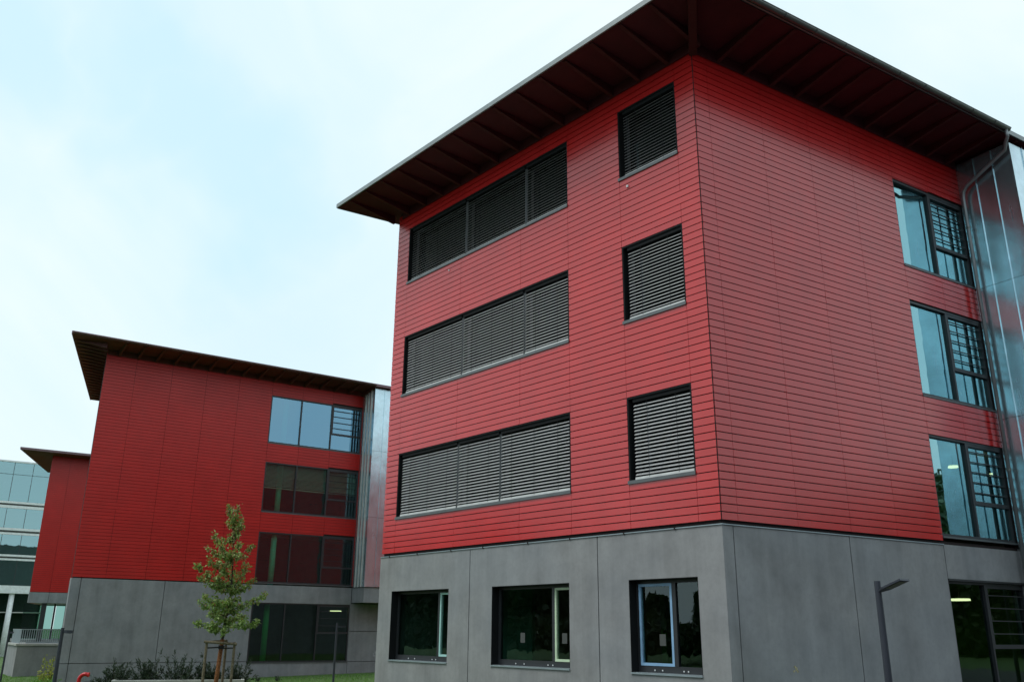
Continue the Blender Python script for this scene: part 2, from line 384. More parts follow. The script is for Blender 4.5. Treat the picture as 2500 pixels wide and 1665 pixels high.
# ------------------------------------------------------------------ ground
GX = [-4000, -140, -95, -70, -52, -40, -31, -20, -8, 0, 4, 4000]; GZ = [-5.6, -5.6, -5.4, -4.9, -4.42, -4.30, -4.16, -3.92, -3.70, -3.63, -3.62, -3.62]
def gz(x, y):
    t = np.clip(np.asarray(y, float) - 4, -30, 30) * 0.018
    f = np.clip((-np.asarray(x, float) - 4) / 16, 0, 1) * np.clip((140 + np.asarray(x, float)) / 60, 0, 1)
    return np.interp(x, GX, GZ) + t * f
xs = np.unique(np.concatenate([np.linspace(-2500, -150, 14), np.linspace(-150, -60, 20), np.linspace(-60, 20, 81), np.linspace(20, 150, 14), np.linspace(150, 2500, 14)]))
ys = np.unique(np.concatenate([np.linspace(-2500, -60, 14), np.linspace(-60, 60, 81), np.linspace(60, 2500, 14)]))
XX, YY = np.meshgrid(xs, ys, indexing='ij'); ZZ = gz(XX, YY)
nv = len(ys); I = (np.arange(len(xs) - 1)[:, None] * nv + np.arange(nv - 1)[None]).ravel()
m, t, b = newmat('lawn_ground')
c = mix_col(t, ramp(t, pos_noise(t, 3, 6, 0.65), [(0.35, 0.0), (0.7, 1.0)]), (0.045, 0.095, 0.018), (0.080, 0.150, 0.030))
t.links.new(c, b.inputs['Base Color']); b.inputs['Roughness'].default_value = 0.95; M['lawn'] = m
g = arr_mesh('ground', np.stack([XX.ravel(), YY.ravel(), ZZ.ravel()], 1), np.stack([I, I + nv, I + nv + 1, I + 1], 1), M['lawn']); g['kind'] = 'structure'
pv = MB(); pv.prism([(-6, -60), (60, -60), (60, 30), (2.6, 30), (0.9, -1.2), (-6, -1.2)], -3.612, -3.606)
for v in range(len(pv.v)): pv.v[v] = (pv.v[v][0], pv.v[v][1], pv.v[v][2] + 0.03)
tag(pv.build('pavement', M['paving']), None, None, kind='structure')

# ------------------------------------------------------------------ building pieces
G = 0.15
def board_mesh(name, width, mat):
    mb = MB(); mb.box(0.0025, width - 0.0025, 0.0, 0.022, 0.007, G - 0.007)
    me = bpy.data.meshes.new(name)
    me.from_pydata(mb.v, [], mb.f); me.materials.append(mat); me.update(); return me
def px_of(P):
    q = Vector(P) - CP; z = q.dot(FW)
    return (1250 + 2154.19 * q.dot(RT) / z, 832.5 - 2154.19 * q.dot(UP) / z, z)
def course_cells(cols, rows, z0, holes, merge=()):
    """board pieces (s0,s1,k) around the holes"""
    outp = []
    for k in rows:
        a, b = z0 + k * G, z0 + (k + 1) * G
        k_cols = list(cols)
        if k in merge: k_cols = [c for c in k_cols if c not in merge[k]]
        for s0, s1 in zip(k_cols, k_cols[1:]):
            segs = [(s0, s1)]; lo, hi = a, b; skip = False
            for (h0, h1, hz0, hz1) in holes:
                if hz1 <= a + 0.02 or hz0 >= b - 0.02: continue
                part = (max(a, hz0), min(b, hz1))
                if part[1] - part[0] > 0.02:
                    if h0 <= s0 + 1e-3 and h1 >= s1 - 1e-3:
                        if hz0 > a + 0.02: hi = min(hi, hz0)
                        elif hz1 < b - 0.02: lo = max(lo, hz1)
                        else: skip = True
                    else:
                        ns = []
                        for (u, v) in segs:
                            if h1 <= u or h0 >= v: ns.append((u, v)); continue
                            if h0 > u: ns.append((u, h0))
                            if h1 < v: ns.append((h1, v))
                        segs = ns
            if skip or hi - lo < 0.03: continue
            for (u, v) in segs:
                if v - u > 0.03: outp.append((u, v, lo, hi))
    return outp

def clad(F_list, root, mat, limit, hg=0.0095, vg=0.004):
    """F_list: (wall part, frame, cells). The largest pieces become objects, the rest one mesh."""
    allc = []
    for wall, F, cells in F_list:
        for c in cells:
            a = px_of(F.p(c[0], 0, c[2])); b = px_of(F.p(c[1], 0, c[3])); d = px_of(F.p(c[0], 0, c[3])); e = px_of(F.p(c[1], 0, c[2]))
            area = abs((b[0] - a[0]) * (d[1] - e[1]) - (b[1] - a[1]) * (d[0] - e[0])) / 2
            vis = (0 < a[0] < 2500 or 0 < b[0] < 2500) and a[1] > -20
            allc.append((area if vis else 0, wall, F, c))
    allc.sort(key=lambda q: -q[0])
    cache = {}; rl = root_loc(root)
    for area, wall, F, c in allc[:limit]:
        key = (round(c[1] - c[0], 3), round(c[3] - c[2], 3))
        if key not in cache:
            mb = MB(); mb.box(0.004, c[1] - c[0] - 0.004, 0.0, 0.022, hg, c[3] - c[2] - hg)
            me = bpy.data.meshes.new('board'); me.from_pydata(mb.v, [], mb.f); me.materials.append(mat); me.update(); cache[key] = me
        o = bpy.data.objects.new('board', cache[key]); COL.objects.link(o); o.parent = wall
        p = Vector(F.p(c[0], random.uniform(-0.0015, 0.0015), c[2])); o.location = p - rl
        o.rotation_euler = (0, 0, F.rot + random.uniform(-0.0006, 0.0006))
    rest = MB()
    for area, wall, F, c in allc[limit:]:
        j = random.uniform(-0.0015, 0.0015)
        rest.fbox(F, c[0] + vg, c[1] - vg, -0.022 + j, j, c[2] + hg, c[3] - hg)
    if rest.f:
        w0 = F_list[-1][0]
        o = rest.build('boards', mat, w0); o['kind'] = 'stuff'

def ring(mb, F, a, b, z0, z1, d0, d1, t, tb=None):
    tb = tb or t
    mb.fbox(F, a, a + t, d0, d1, z0, z1); mb.fbox(F, b - t, b, d0, d1, z0, z1)
    mb.fbox(F, a + t, b - t, d0, d1, z1 - t, z1); mb.fbox(F, a + t, b - t, d0, d1, z0, z0 + tb)

def blind_window(root, F, a, b, z0, z1, divs):
    mb = MB(); ring(mb, F, a, b, z0, z1, -0.34, -0.004, 0.035, 0.03)
    win = mb.build('window', M['reveal'], root)
    mb = MB(); mb.fbox(F, a - 0.02, b + 0.004, -0.16, 0.030, z0 - 0.012, z0 + 0.058)
    mb.build('sill', M['sill'], win)
    mb = MB(); ring(mb, F, a + 0.035, b - 0.035, z0 + 0.06, z1 - 0.035, -0.33, -0.27, 0.06)
    for q in divs: mb.fbox(F, q - 0.04, q + 0.04, -0.33, -0.27, z0 + 0.12, z1 - 0.095)
    mb.build('frame', M['frame'], win)
    ed = [a + 0.035] + list(divs) + [b - 0.035]
    for p, q in zip(ed, ed[1:]):
        mb = MB(); mb.fbox(F, p + 0.04, q - 0.04, -0.312, -0.304, z0 + 0.1, z1 - 0.08); mb.build('pane', M['glass_dark'], win)
    for q in divs:      # guide rails, two thin light profiles
        for dx in (-0.024, 0.024):
            mb = MB(); mb.fbox(F, q + dx - 0.008, q + dx + 0.008, -0.095, -0.055, z0 + 0.058, z1 - 0.11); mb.build('guide_rail', M['sill'], win)
    zt = z1 - 0.16; pitch = 0.0757; zz = []
    z = z0 + 0.185
    while z < zt + 0.03: zz.append(z); z += pitch
    th = math.radians(42 + 2.5 * random.uniform(-1, 1)); r = 0.037
    rl = root_loc(root)
    for p, q in zip(ed, ed[1:]):
        p += 0.034 if p != ed[0] else 0.10; q -= 0.034 if q != ed[-1] else 0.012
        ln = q - p
        mb = MB()       # a curved slat; outer edge low
        prof = []
        for k in range(4):
            u = -1 + 2 * k / 3; cx = u * r; cz = 0.004 * (1 - u * u)
            prof.append((cx * math.cos(th) + cz * math.sin(th), -cx * math.sin(th) + cz * math.cos(th)))
        for k in range(3):
            (y0, q0), (y1, q1) = prof[k], prof[k + 1]
            i = len(mb.v)
            mb.v += [(0, -y0, q0), (ln, -y0, q0), (ln, -y1, q1), (0, -y1, q1), (0, -y0, q0 - 0.0022), (ln, -y0, q0 - 0.0022), (ln, -y1, q1 - 0.0022), (0, -y1, q1 - 0.0022)]
            mb.f += [(i, i + 1, i + 2, i + 3), (i + 7, i + 6, i + 5, i + 4), (i, i + 4, i + 5, i + 1), (i + 3, i + 2, i + 6, i + 7)]
        me = bpy.data.meshes.new('slat'); me.from_pydata(mb.v, [], mb.f); me.materials.append(M['slat']); me.update()
        me.polygons.foreach_set('use_smooth', [True] * len(me.polygons))
        for z in zz:
            o = bpy.data.objects.new('slat', me); COL.objects.link(o); o.parent = win
            o.location = Vector(F.p(p, -0.075, z + random.uniform(-0.0006, 0.0006))) - rl
            o.rotation_euler = (random.uniform(-0.005, 0.005), 0, F.rot)
        mb = MB(); mb.fbox(F, p, q, -0.11, -0.035, z0 + 0.064, z0 + 0.098); mb.fbox(F, p, q, -0.10, -0.045, z0 + 0.098, z0 + 0.125)
        mb.build('bottom_rail', M['rail'], win)
        n_c = max(2, int(ln / 0.75))
        for k in range(n_c):
            c_ = p + ln * (k + 0.5) / n_c
            mb = MB(); mb.fbox(F, c_ - 0.003, c_ + 0.003, -0.038, -0.034, z0 + 0.1, z1 - 0.1); mb.build('lift_cord', M['strap'], win)
        mb = MB(); mb.fbox(F, p - 0.0, q, -0.12, -0.03, zt + 0.045, z1 - 0.037); mb.build('blind_box', M['reveal'], win)
    return win

def glazed_window(root, F, a, m_list, b, z0, z1, gmat, rec=0.05, bars=True, trans=0.37, nbars=4, bottom_t=0.07):
    """storey-high glazing: fixed panes and, in the last bay, a barred opening light over a fixed one"""
    mb = MB(); ring(mb, F, a, b, z0, z1, -rec - 0.10, -rec + 0.03, 0.055, bottom_t)
    for q in m_list: mb.fbox(F, q - 0.028, q + 0.028, -rec - 0.09, -rec + 0.028, z0 + bottom_t, z1 - 0.055)
    q = m_list[-1]; zt = z0 + (z1 - z0) * trans
    mb.fbox(F, q + 0.035, b - 0.055, -rec - 0.085, -rec + 0.026, zt - 0.045, zt + 0.045)
    mb.fbox(F, q + 0.035, q + 0.09, -rec - 0.08, -rec + 0.024, zt + 0.045, z1 - 0.055)
    mb.fbox(F, q + 0.09, b - 0.055, -rec - 0.08, -rec + 0.024, z1 - 0.12, z1 - 0.055)
    win = mb.build('window', M['frame'], root)
    ed = [a] + list(m_list) + [b]
    for p, r in zip(ed, ed[1:]):
        if r == b:
            for (za, zb) in ((z0 + 0.06, zt - 0.02), (zt + 0.02, z1 - 0.06)):
                mb = MB(); mb.fbox(F, p + 0.03, r - 0.05, -rec - 0.045, -rec - 0.035, za, zb); mb.build('pane', gmat, win)
        else:
            mb = MB(); mb.fbox(F, p + 0.03, r - 0.03, -rec - 0.045, -rec - 0.035, z0 + 0.06, z1 - 0.05); mb.build('pane', gmat, win)
    if bars:
        for k in range(nbars):
            z = zt + (z1 - zt) * (k + 1) / (nbars + 1)
            mb = MB(); mb.fbox(F, q + 0.05, b - 0.06, -rec + 0.008, -rec + 0.030, z - 0.011, z + 0.011); mb.build('guard_bar', M['frame'], win)
    mb = MB(); mb.fbox(F, a - 0.004, b + 0.004, -rec - 0.02, 0.022, z0 - 0.03, z0 + 0.006); mb.build('sill', M['sill'], win)
    return win

def rafters(root, P, Q, inward, z, depth_wall, depth_edge, step, over, skip=0.0):
    """tapered rafters under an eave edge running P->Q; inward = unit vector towards the wall"""
    P = Vector(P); Q = Vector(Q); inward = Vector(inward); e = (Q - P).normalized(); n = int(((Q - P).length - skip) / step); hw = 0.045
    for k in range(n):
        c = P + e * (skip + step * (k + 0.5)); a = c + inward * 0.05; b_ = c + inward * over
        mb = MB()
        def col(p, dp): return [(p.x - e.x * hw, p.y - e.y * hw, z - dp), (p.x + e.x * hw, p.y + e.y * hw, z - dp)]
        A0 = col(a, depth_edge); B0 = col(b_, depth_wall); A1 = col(a, -0.0); B1 = col(b_, -0.0)
        mb.hexa([A0[0], A0[1], B0[1], B0[0], A1[0], A1[1], B1[1], B1[0]])
        mb.build('rafter', M['rafter' if root is main else 'rafter2'], root)

def half_gutter(root, P, Q, z, r, mat):
    P = Vector(P); Q = Vector(Q); e = (Q - P).normalized(); nrm = Vector((e.y, -e.x)); mb = MB(); n = 10
    for (r0) in (r, r - 0.008):
        i = len(mb.v)
        for k in range(n + 1):
            t = math.pi * k / n; o = nrm * (r0 * math.cos(t)); h = -r0 * math.sin(t)
            mb.v += [(P.x + o.x, P.y + o.y, z + h), (Q.x + o.x, Q.y + o.y, z + h)]
        for k in range(n): mb.f.append((i + 2 * k, i + 2 * k + 1, i + 2 * k + 3, i + 2 * k + 2))
    mb.tube([(P.x + nrm.x * r, P.y + nrm.y * r, z), (Q.x + nrm.x * r, Q.y + nrm.y * r, z)], 0.013, 6)
    g = mb.build('gutter', mat, root, smooth=True)
    ln = (Q - P).length; k = 0.6
    while k < ln:
        mb = MB(); c_ = P + e * k
        pts = []
        for j in range(n + 1):
            t = math.pi * j / n; o = nrm * ((r + 0.006) * math.cos(t)); pts.append((c_.x + o.x, c_.y + o.y, z - (r + 0.006) * math.sin(t)))
        mb.tube(pts, 0.011, 5); mb.build('gutter_bracket', mat, g); k += 0.95
    return g

# ------------------------------------------------------------------ MAIN BUILDING
BA = 0.161718
FA = Frame(0, 0, math.pi / 2); FA.n = Vector((0, -1))           # street face, s = x
FB = Frame(0, 0, BA)                                             # side face
main = thing('red_clad_building', 'large near building with red boards over grey concrete and three rows of louvred windows', 'building', (-5, 0, -3.65))
XW = -11.29; ZC = -0.055; ZG = -3.75; ZR = 10.35; YE = 16.0
WA_win = [(-10.69, -3.892), (-2.204, -0.519)]; rowsA = [(0.90, 2.70), (4.35, 6.15), (7.80, 9.60)]
holesA = [(a, b, z0, z1) for (a, b) in WA_win for (z0, z1) in rowsA]
gwinA = [(-10.715, -8.204), (-6.541, -3.985), (-2.309, -0.612)]; GT, GB = -0.987, -2.723
Y0, YM, Y1 = 6.687, 8.149, 9.62
rowsB = [(0.02, 2.405), (3.325, 5.68), (6.60, 8.96)]
holesB = [(Y0, Y1, z0, z1) for (z0, z1) in rowsB]
# cladding backing walls with the window openings
mb = MB(); mb.slab(FA, XW + 0.03, -0.035, 0.0, ZR, -0.33, -0.045, holesA)
wallA = mb.build('front_wall', M['void'], main)
mb = MB(); mb.slab(FB, 0.035, YE, 0.0, ZR, -0.33, -0.045, holesB + [(Y0, Y1, 0.0, 0.02)])
wallB = mb.build('side_wall', M['void'], main)
rA = {k: () for k in range(68)}
colsA = [XW, -10.69, -8.08, -5.60, -3.892, -2.204, -0.519, -0.012]
mergeA = {1: (-8.08,), 3: (-8.08,), 19: (-5.60,), 20: (-5.60,), 24: (-8.08,), 27: (-10.69,), 44: (-0.519,), 45: (-0.519,), 66: (-8.08,)}
cellsA = course_cells(colsA, range(68), 0.0, holesA, mergeA)
colsB = [0.012, 0.418, 2.044, 3.604, 5.103, Y0, YM, Y1 + 0.01]
cellsB = course_cells(colsB, range(68), 0.0, holesB, {10: (5.103,), 33: (0.418,), 52: (2.044,)})
clad([(wallB, FB, cellsB), (wallA, FA, cellsA)], main, M['red'], 300)
mb = MB(); mb.box(-0.030, -0.004, 0.004, 0.03, 0.0, ZR - 0.05); mb.build('corner_trim', M['void'], main)
for (z0, z1), dv in zip(rowsA, ([-8.039, -6.359], [-7.991, -5.502], [-7.947, -5.457])):
    blind_window(main, FA, -10.69, -3.892, z0, z1, dv)
    blind_window(main, FA, -2.204, -0.519, z0, z1, [])
for (z0, z1) in rowsB:
    glazed_window(main, FB, Y0, [YM], Y1, z0 + (0.08 if z0 < 1 else 0), z1, M['glass'], rec=0.06, nbars=5, trans=0.372)
# concrete storey: panels with open joints
gj = [-11.33, -7.384, -3.143, -0.0]
for a, b in zip(gj, gj[1:]):
    mb = MB(); hs = [(p, q, GB, GT) for p, q in gwinA if a < p and q < b]
    mb.slab(FA, a + (0.012 if a > -11 else 0), b - (0.0 if b == 0 else 0.012), ZG, ZC - 0.02, -0.30, 0.0, hs)
    mb.build('concrete_panel', M['concrete'], main)
gjb = [0.305, 0.275, 3.515, 6.66]
GWT = -0.80
mb = MB(); mb.slab(FB, 0.006, 0.263, ZG, ZC - 0.02, -0.26, 0.0); mb.build('concrete_panel', M['concrete'], main)
mb = MB(); mb.slab(FB, 0.287, 3.503, ZG, ZC - 0.02, -0.30, 0.0); mb.build('concrete_panel', M['concrete'], main)
mb = MB(); mb.slab(FB, 3.527, 6.648, ZG, ZC - 0.02, -0.30, 0.0); mb.build('concrete_panel', M['concrete'], main)
mb = MB(); mb.slab(FB, 6.672, 12.2, ZG, ZC - 0.02, -0.30, 0.0, [(6.64, 9.62, -3.2, GWT)]); mb.build('concrete_panel', M['concrete'], main)
mb = MB(); mb.slab(FA, -11.28, -0.01, ZG, ZC - 0.05, -0.34, -0.305, [(p, q, GB, GT) for p, q in gwinA])
mb.slab(FB, 0.01, YE, ZG, ZC - 0.05, -0.34, -0.305, [(6.64, 9.62, -3.2, GWT)]); mb.build('inner_lining', M['dark_int'], main)
mb = MB(); mb.fbox(FA, -11.32, 0.02, -0.10, 0.022, ZC - 0.030, ZC - 0.012); mb.fbox(FB, -0.01, 6.66, -0.10, 0.022, ZC - 0.031, ZC - 0.013)
mb.build('flashing', M['flash'], main)
mb = MB(); mb.fbox(FA, -11.26, -0.03, -0.30, -0.055, ZC - 0.012, 0.0); mb.fbox(FB, 0.03, YE, -0.30, -0.055, ZC - 0.012, 0.0); mb.build('shadow_gap', M['void'], main)
for k, x in enumerate((-10.9, -9.6, -8.15, -6.9, -5.3, -3.95, -2.4, -1.1)):
    mb = MB(); mb.fbox(FA, x, x + 0.035, 0.0, 0.028, ZC - 0.045, ZC - 0.005); mb.build('bracket', M['void'], main)
# ground-floor windows
for (a, b), mx, sash, cm in zip(gwinA, (-8.843, -4.681, -1.358), ('r', 'r', 'l'), ('mint', 'lime', 'blue')):
    mb = MB(); ring(mb, FA, a, b, GB, GT, -0.30, -0.002, 0.012, 0.02)
    win = mb.build('window', M['reveal'], main)
    mb = MB(); ring(mb, FA, a + 0.012, b - 0.012, GB + 0.02, GT - 0.012, -0.285, -0.205, 0.065, 0.13)
    mb.fbox(FA, mx - 0.045, mx + 0.045, -0.285, -0.20, GB + 0.15, GT - 0.077); mb.build('frame', M['frame'], win)
    lo, hi = (mx + 0.045, b - 0.077) if sash == 'r' else (a + 0.077, mx - 0.045)
    l2, h2 = (a + 0.077, mx - 0.045) if sash == 'r' else (mx + 0.045, b - 0.077)
    mb = MB(); ring(mb, FA, lo, hi, GB + 0.15, GT - 0.077, -0.27, -0.195, 0.050); mb.build('sash', M[cm], win)
    mb = MB(); mb.fbox(FA, lo + 0.03, hi - 0.03, -0.245, -0.235, GB + 0.18, GT - 0.11); mb.build('pane', M['glass_a'], win)
    mb = MB(); mb.fbox(FA, l2 - 0.01, h2 + 0.01, -0.245, -0.235, GB + 0.14, GT - 0.07); mb.build('pane', M['glass_a'], win)
    mb = MB(); mb.fbox(FA, a - 0.0, b - 0.0, -0.20, 0.028, GB - 0.004, GB + 0.028); mb.build('sill', M['flash'], win)
    for fx in (0.25, 0.36, 0.66, 0.72):
        mb = MB(); x = a + (b - a) * fx; mb.fbox(FA, x - 0.012, x + 0.012, -0.20, -0.188, GB + 0.06, GB + 0.085); mb.build('screw_cap', M['white'], win)
glazed_window(main, FB, 6.70, [8.10], 9.62, -3.2, GWT - 0.04, M['glass_a'], rec=0.09, nbars=4, trans=0.42)
mb = MB(); mb.fbox(FB, 6.675, 9.62, -0.12, 0.012, GWT - 0.045, GWT - 0.002); mb.build('window_header', M['frame'], main)
for x_ in (-5.79, -4.45, -1.77):      # notices taped to the panes
    mb = MB(); mb.fbox(FA, x_, x_ + 0.15, -0.232, -0.230, -2.21, -2.0); mb.build('paper_notice', M['paper'], main)
mb = MB(); mb.box(-10.9, -8.0, 2.6, 2.7, ZG, -0.45); mb.build('room_wall', M['teal_int'], main)
# hidden sides, floors, rooms
FL = Frame(XW, 0, BA, flip=True)
mb = MB(); mb.slab(FL, 0.36, 30, 0.0, ZR, -0.30, -0.03); mb.build('rear_wall', M['void'], main)
mb = MB()
for k in range(68): mb.fbox(FL, 0.006, 30, -0.028, 0.0, k * G + 0.007, (k + 1) * G - 0.007)
o = mb.build('boards', M['red'], main); o['kind'] = 'stuff'
mb = MB(); mb.slab(FL, 0.36, 30, ZG, ZC - 0.02, -0.30, 0.0); mb.build('rear_concrete', M['concrete'], main)
def par(F0, F1, inset, s_end):
    a = F1.p(inset, -0.36, 0); b = F1.p(s_end, -0.36, 0); c = F0.p(s_end, -0.36, 0); d = F0.p(inset, -0.36, 0)
    return [(d[0], d[1]), (a[0], a[1]), (b[0], b[1]), (c[0], c[1])]
poly = par(FL, FB, 0.37, YE - 0.1)
for z in (-0.42, 2.92, 6.22, 9.75):
    mb = MB(); mb.prism(poly, z, z + 0.25); mb.build('floor_slab', M['ceiling'], main)
mb = MB(); a = FB.p(YE, 0, 0); c_ = FL.p(YE, 0, 0); mb.prism([(c_[0], c_[1]), (a[0], a[1]), (a[0], a[1] + 0.2), (c_[0], c_[1] + 0.2)], ZG, ZR); mb.build('end_wall', M['dark_int'], main)
mb = MB(); mb.prism([(-9.5, 7.0), (0.2, 7.0), (0.2, 7.15), (-9.5, 7.15)], 0.0, 9.7); mb.build('room_wall', M['dark_int'], main)
mb = MB(); mb.prism([(-4.2, 13.5), (1.6, 13.5), (1.6, 13.65), (-4.2, 13.65)], ZG, -0.45); mb.prism([(-4.2, 3.2), (-4.05, 3.2), (-4.05, 13.4), (-4.2, 13.4)], ZG, -0.45); mb.build('room_wall', M['green_int'], main)
mb = MB(); mb.fbox(FA, XW + 0.2, -0.035, 0.0, 0.030, 10.065, ZR - 0.03); mb.build('eaves_board', M['soffit'], main)
mb = MB(); mb.fbox(FB, 0.035, 9.6, 0.0, 0.030, 10.065, ZR - 0.03); mb.build('eaves_board', M['soffit'], main)
# roof
def off(F, s, d): q = F.p(s, d, 0); return Vector((q[0], q[1]))
TIP = Vector((-12.22, -1.66)); CR = Vector((1.33, -1.66)); OB = 1.58
eB0 = Vector((FB.n.x * OB, FB.n.y * OB)); e = FB.d
tt = (-1.66 - eB0.y) / e.y; CR = eB0 + e * tt; ENDR = eB0 + e * 22.0
ENDL = TIP + e * 32.0
mb = MB(); mb.prism([tuple(TIP), tuple(CR), tuple(ENDR), tuple(ENDL)], ZR, ZR + 0.10)
roof = mb.build('roof', M['rooftop'], main)
mb = MB(); ins = 0.03
mb.prism([(TIP.x + .03, TIP.y + .02), (CR.x - .03, CR.y + .02), (ENDR.x - .03, ENDR.y), (ENDL.x + .03, ENDL.y)], ZR - 0.022, ZR - 0.003); mb.build('soffit', M['soffit'], roof)
mb = MB(); mb.box(TIP.x - 0.02, CR.x + 0.02, -1.70, -1.662, ZR - 0.03, ZR + 0.095); mb.build('fascia', M['fascia'], roof)
FE = Frame(TIP.x, TIP.y, BA, flip=True); mb = MB(); mb.fbox(FE, 0, 22, 0.002, 0.035, ZR - 0.035, ZR + 0.115); mb.build('fascia', M['fascia'], roof)
FG = Frame(CR.x, CR.y, BA); mb = MB(); mb.fbox(FG, 0.0, 22, 0.002, 0.03, ZR - 0.02, ZR + 0.115); mb.build('fascia', M['fascia'], roof)
rafters(main, (TIP.x, TIP.y), (CR.x, CR.y), (0, 1), ZR - 0.024, 0.258, 0.03, 0.84, 1.64, 0.25)
rafters(main, (CR.x, CR.y), (CR.x + e.x * 17, CR.y + e.y * 17), (-FB.n.x, -FB.n.y), ZR - 0.024, 0.258, 0.03, 0.84, 1.55, 1.75)
rafters(main, (TIP.x, TIP.y), (TIP.x + e.x * 16, TIP.y + e.y * 16), (FB.n.x, FB.n.y), ZR - 0.024, 0.30, 0.03, 0.84, 0.85, 1.75)
hd = Vector((-CR.x + 0.02, -CR.y + 0.02)); hl = hd.length; hd.normalize(); hp = Vector((-hd.y, hd.x)) * 0.085
a = CR + hd * 0.12; b_ = CR + hd * (hl - 0.02)
mb = MB(); zt = ZR - 0.023
mb.hexa([(*(a - hp), zt - 0.06), (*(a + hp), zt - 0.06), (*(b_ + hp), zt - 0.36), (*(b_ - hp), zt - 0.36), (*(a - hp), zt), (*(a + hp), zt), (*(b_ + hp), zt), (*(b_ - hp), zt)])
mb.build('hip_beam', M['rafter'], main)
gP = CR + FB.n * 0.10 + e * 0.0; gQ = eB0 + e * 9.35 + FB.n * 0.10
half_gutter(main, gP, gQ, ZR + 0.035, 0.075, M['gutter'])
q = gQ - e * 0.12
mb = MB()
pp = [(q.x, q.y, ZR - 0.02), (q.x, q.y, ZR - 0.22)] + [FB.p(9.30 + 0.05 * k, 1.60 - 0.05 * k, ZR - 0.22 - 0.07 * k) for k in (1, 2, 3)] + [FB.p(9.48, 0.30, ZR - 0.95), FB.p(9.48, 0.19, ZR - 1.08), FB.p(9.48, 0.16, ZR - 1.25), FB.p(9.48, 0.16, ZG)]
mb.tube(pp, 0.046, 10); dp = mb.build('downpipe', M['pipe'], main, smooth=True)
for z in (8.2, 5.0, 1.8, -1.4):
    mb = MB(); mb.tube([FB.p(9.48, 0.16, z), FB.p(9.48, 0.16, z + 0.06)], 0.056, 10); mb.build('pipe_clip', M['gutter'], dp)
mb = MB(); mb.fbox(FA, -1.98, -1.93, 0.0, 0.03, 7.55, 7.60); mb.build('sensor', M['white'], main)
mb = MB(); mb.fbox(FA, -8.62, -8.585, 0.0, 0.025, 7.58, 7.615); mb.build('sensor', M['white'], main)
mb = MB()
for k in range(9): 
    s_ = 1.62 + random.uniform(-.07, .07); z_ = -2.62 + random.uniform(-.08, .08); r_ = random.uniform(.012, .03)
    mb.fbox(FB, s_ - r_, s_ + r_, 0.0005, 0.0025 + 0.0002 * k, z_ - r_ * .8, z_ + r_ * .8)
mb.build('plaster_fleck', M['droppings'], main)

# ------------------------------------------------------------------ metal clad link blocks (towers) beside the red wings
def link_block(label, F, s0, out_d, length, zb, ztop, seam_n, joints, seam_o, loc, band_bot):
    r = thing('metal_clad_stair_tower', label, 'tower', loc, 'metal clad towers beside the red wings')
    mb = MB(); mb.fbox(F, s0, s0 + length, -0.28, out_d, zb, ztop); r_core = mb.build('core', M['void'], r)
    zs = [zb] + joints + [ztop]
    NF = Frame(*F.p(s0, 0, 0)[:2], 0); NF.d = Vector(F.n); NF.n = -Vector(F.d)
    step = out_d / seam_n
    for za, zc in zip(zs, zs[1:]):
        for k in range(seam_n):
            a, b = k * step, (k + 1) * step
            mb = MB(); mb.fbox(NF, a + 0.004, b - 0.004, 0.002, 0.016, za + 0.005, zc - 0.005); mb.build('metal_panel', M['zinc'], r)
        n = int(length / seam_o)
        for k in range(n):
            a, b = s0 + k * seam_o, s0 + (k + 1) * seam_o
            mb = MB(); mb.fbox(F, a + 0.004 - (0.012 if k == 0 else 0), b - 0.004, out_d + 0.002, out_d + 0.016, za + 0.005, zc - 0.005); mb.build('metal_panel', M['zinc'], r)
    for k in range(1, seam_n):
        mb = MB(); mb.fbox(NF, k * step - (0.014 if seam_n > 3 else 0.007), k * step + (0.014 if seam_n > 3 else 0.007), 0.0165, 0.072 if seam_n > 3 else 0.05, zb, ztop); mb.build('standing_seam', M['rail'] if seam_n > 3 else M['zinc'], r)
    for k in range(1, int(length / seam_o)):
        a = s0 + k * seam_o; mb = MB(); mb.fbox(F, a - 0.006, a + 0.006, out_d + 0.0165, out_d + 0.04, zb, ztop); mb.build('standing_seam', M['zinc'], r)
    mb = MB(); mb.fbox(F, s0 + 0.01, s0 + length, -0.25, out_d - 0.02, band_bot, zb - 0.02); mb.build('concrete_band', M['concrete2'], r)
    mb = MB(); mb.fbox(F, s0 - 0.02, s0 + length, -0.20, out_d + 0.03, zb - 0.018, zb - 0.001); mb.build('drip_edge', M['frame'], r)
    return r
tower1 = link_block('metal clad tower with downpipe at the right edge, beside the near building', FB, 9.64, 1.47, 5.6, 0.0, ZR - 0.16, 3, [3.1, 6.55], 0.56, (*FB.p(11, 0.5, 0)[:2], -3.65), -0.75)
# ------------------------------------------------------------------ SECOND WING
B2A = math.radians(6.214); Z2 = 0.114
F2 = Frame(-32.489, -2.092, B2A)
wing = thing('red_clad_building', 'farther red wing behind the young tree with a mostly blank wall and glazed bays', 'building', (-37, 4, -4.2))
ZR2 = 10.45
W0, W1, W2_, W3_ = 8.07, 9.738, 11.449, 13.183
rows2 = [(Z2 + 3.45 * k, Z2 + 3.45 * k + 2.467) for k in range(3)]
holes2 = [(W0, W3_, a, b) for a, b in rows2]
g2 = (8.09, 13.18, -3.485, -0.754)
mb = MB(); mb.slab(F2, 0.035, 24, Z2, ZR2, -0.33, -0.045, holes2)
wall2 = mb.build('side_wall', M['void'], wing)
cols2 = [0.004, 1.37, 3.04, 4.70, 6.35, W0, W1, W2_, W3_ + 0.04]
cells2 = course_cells(cols2, range(69), Z2, holes2, {k: (1.37,) for k in (20, 21)})
clad([(wall2, F2, cells2)], wing, M['red_far'], 0, 0.0064, 0.0062)
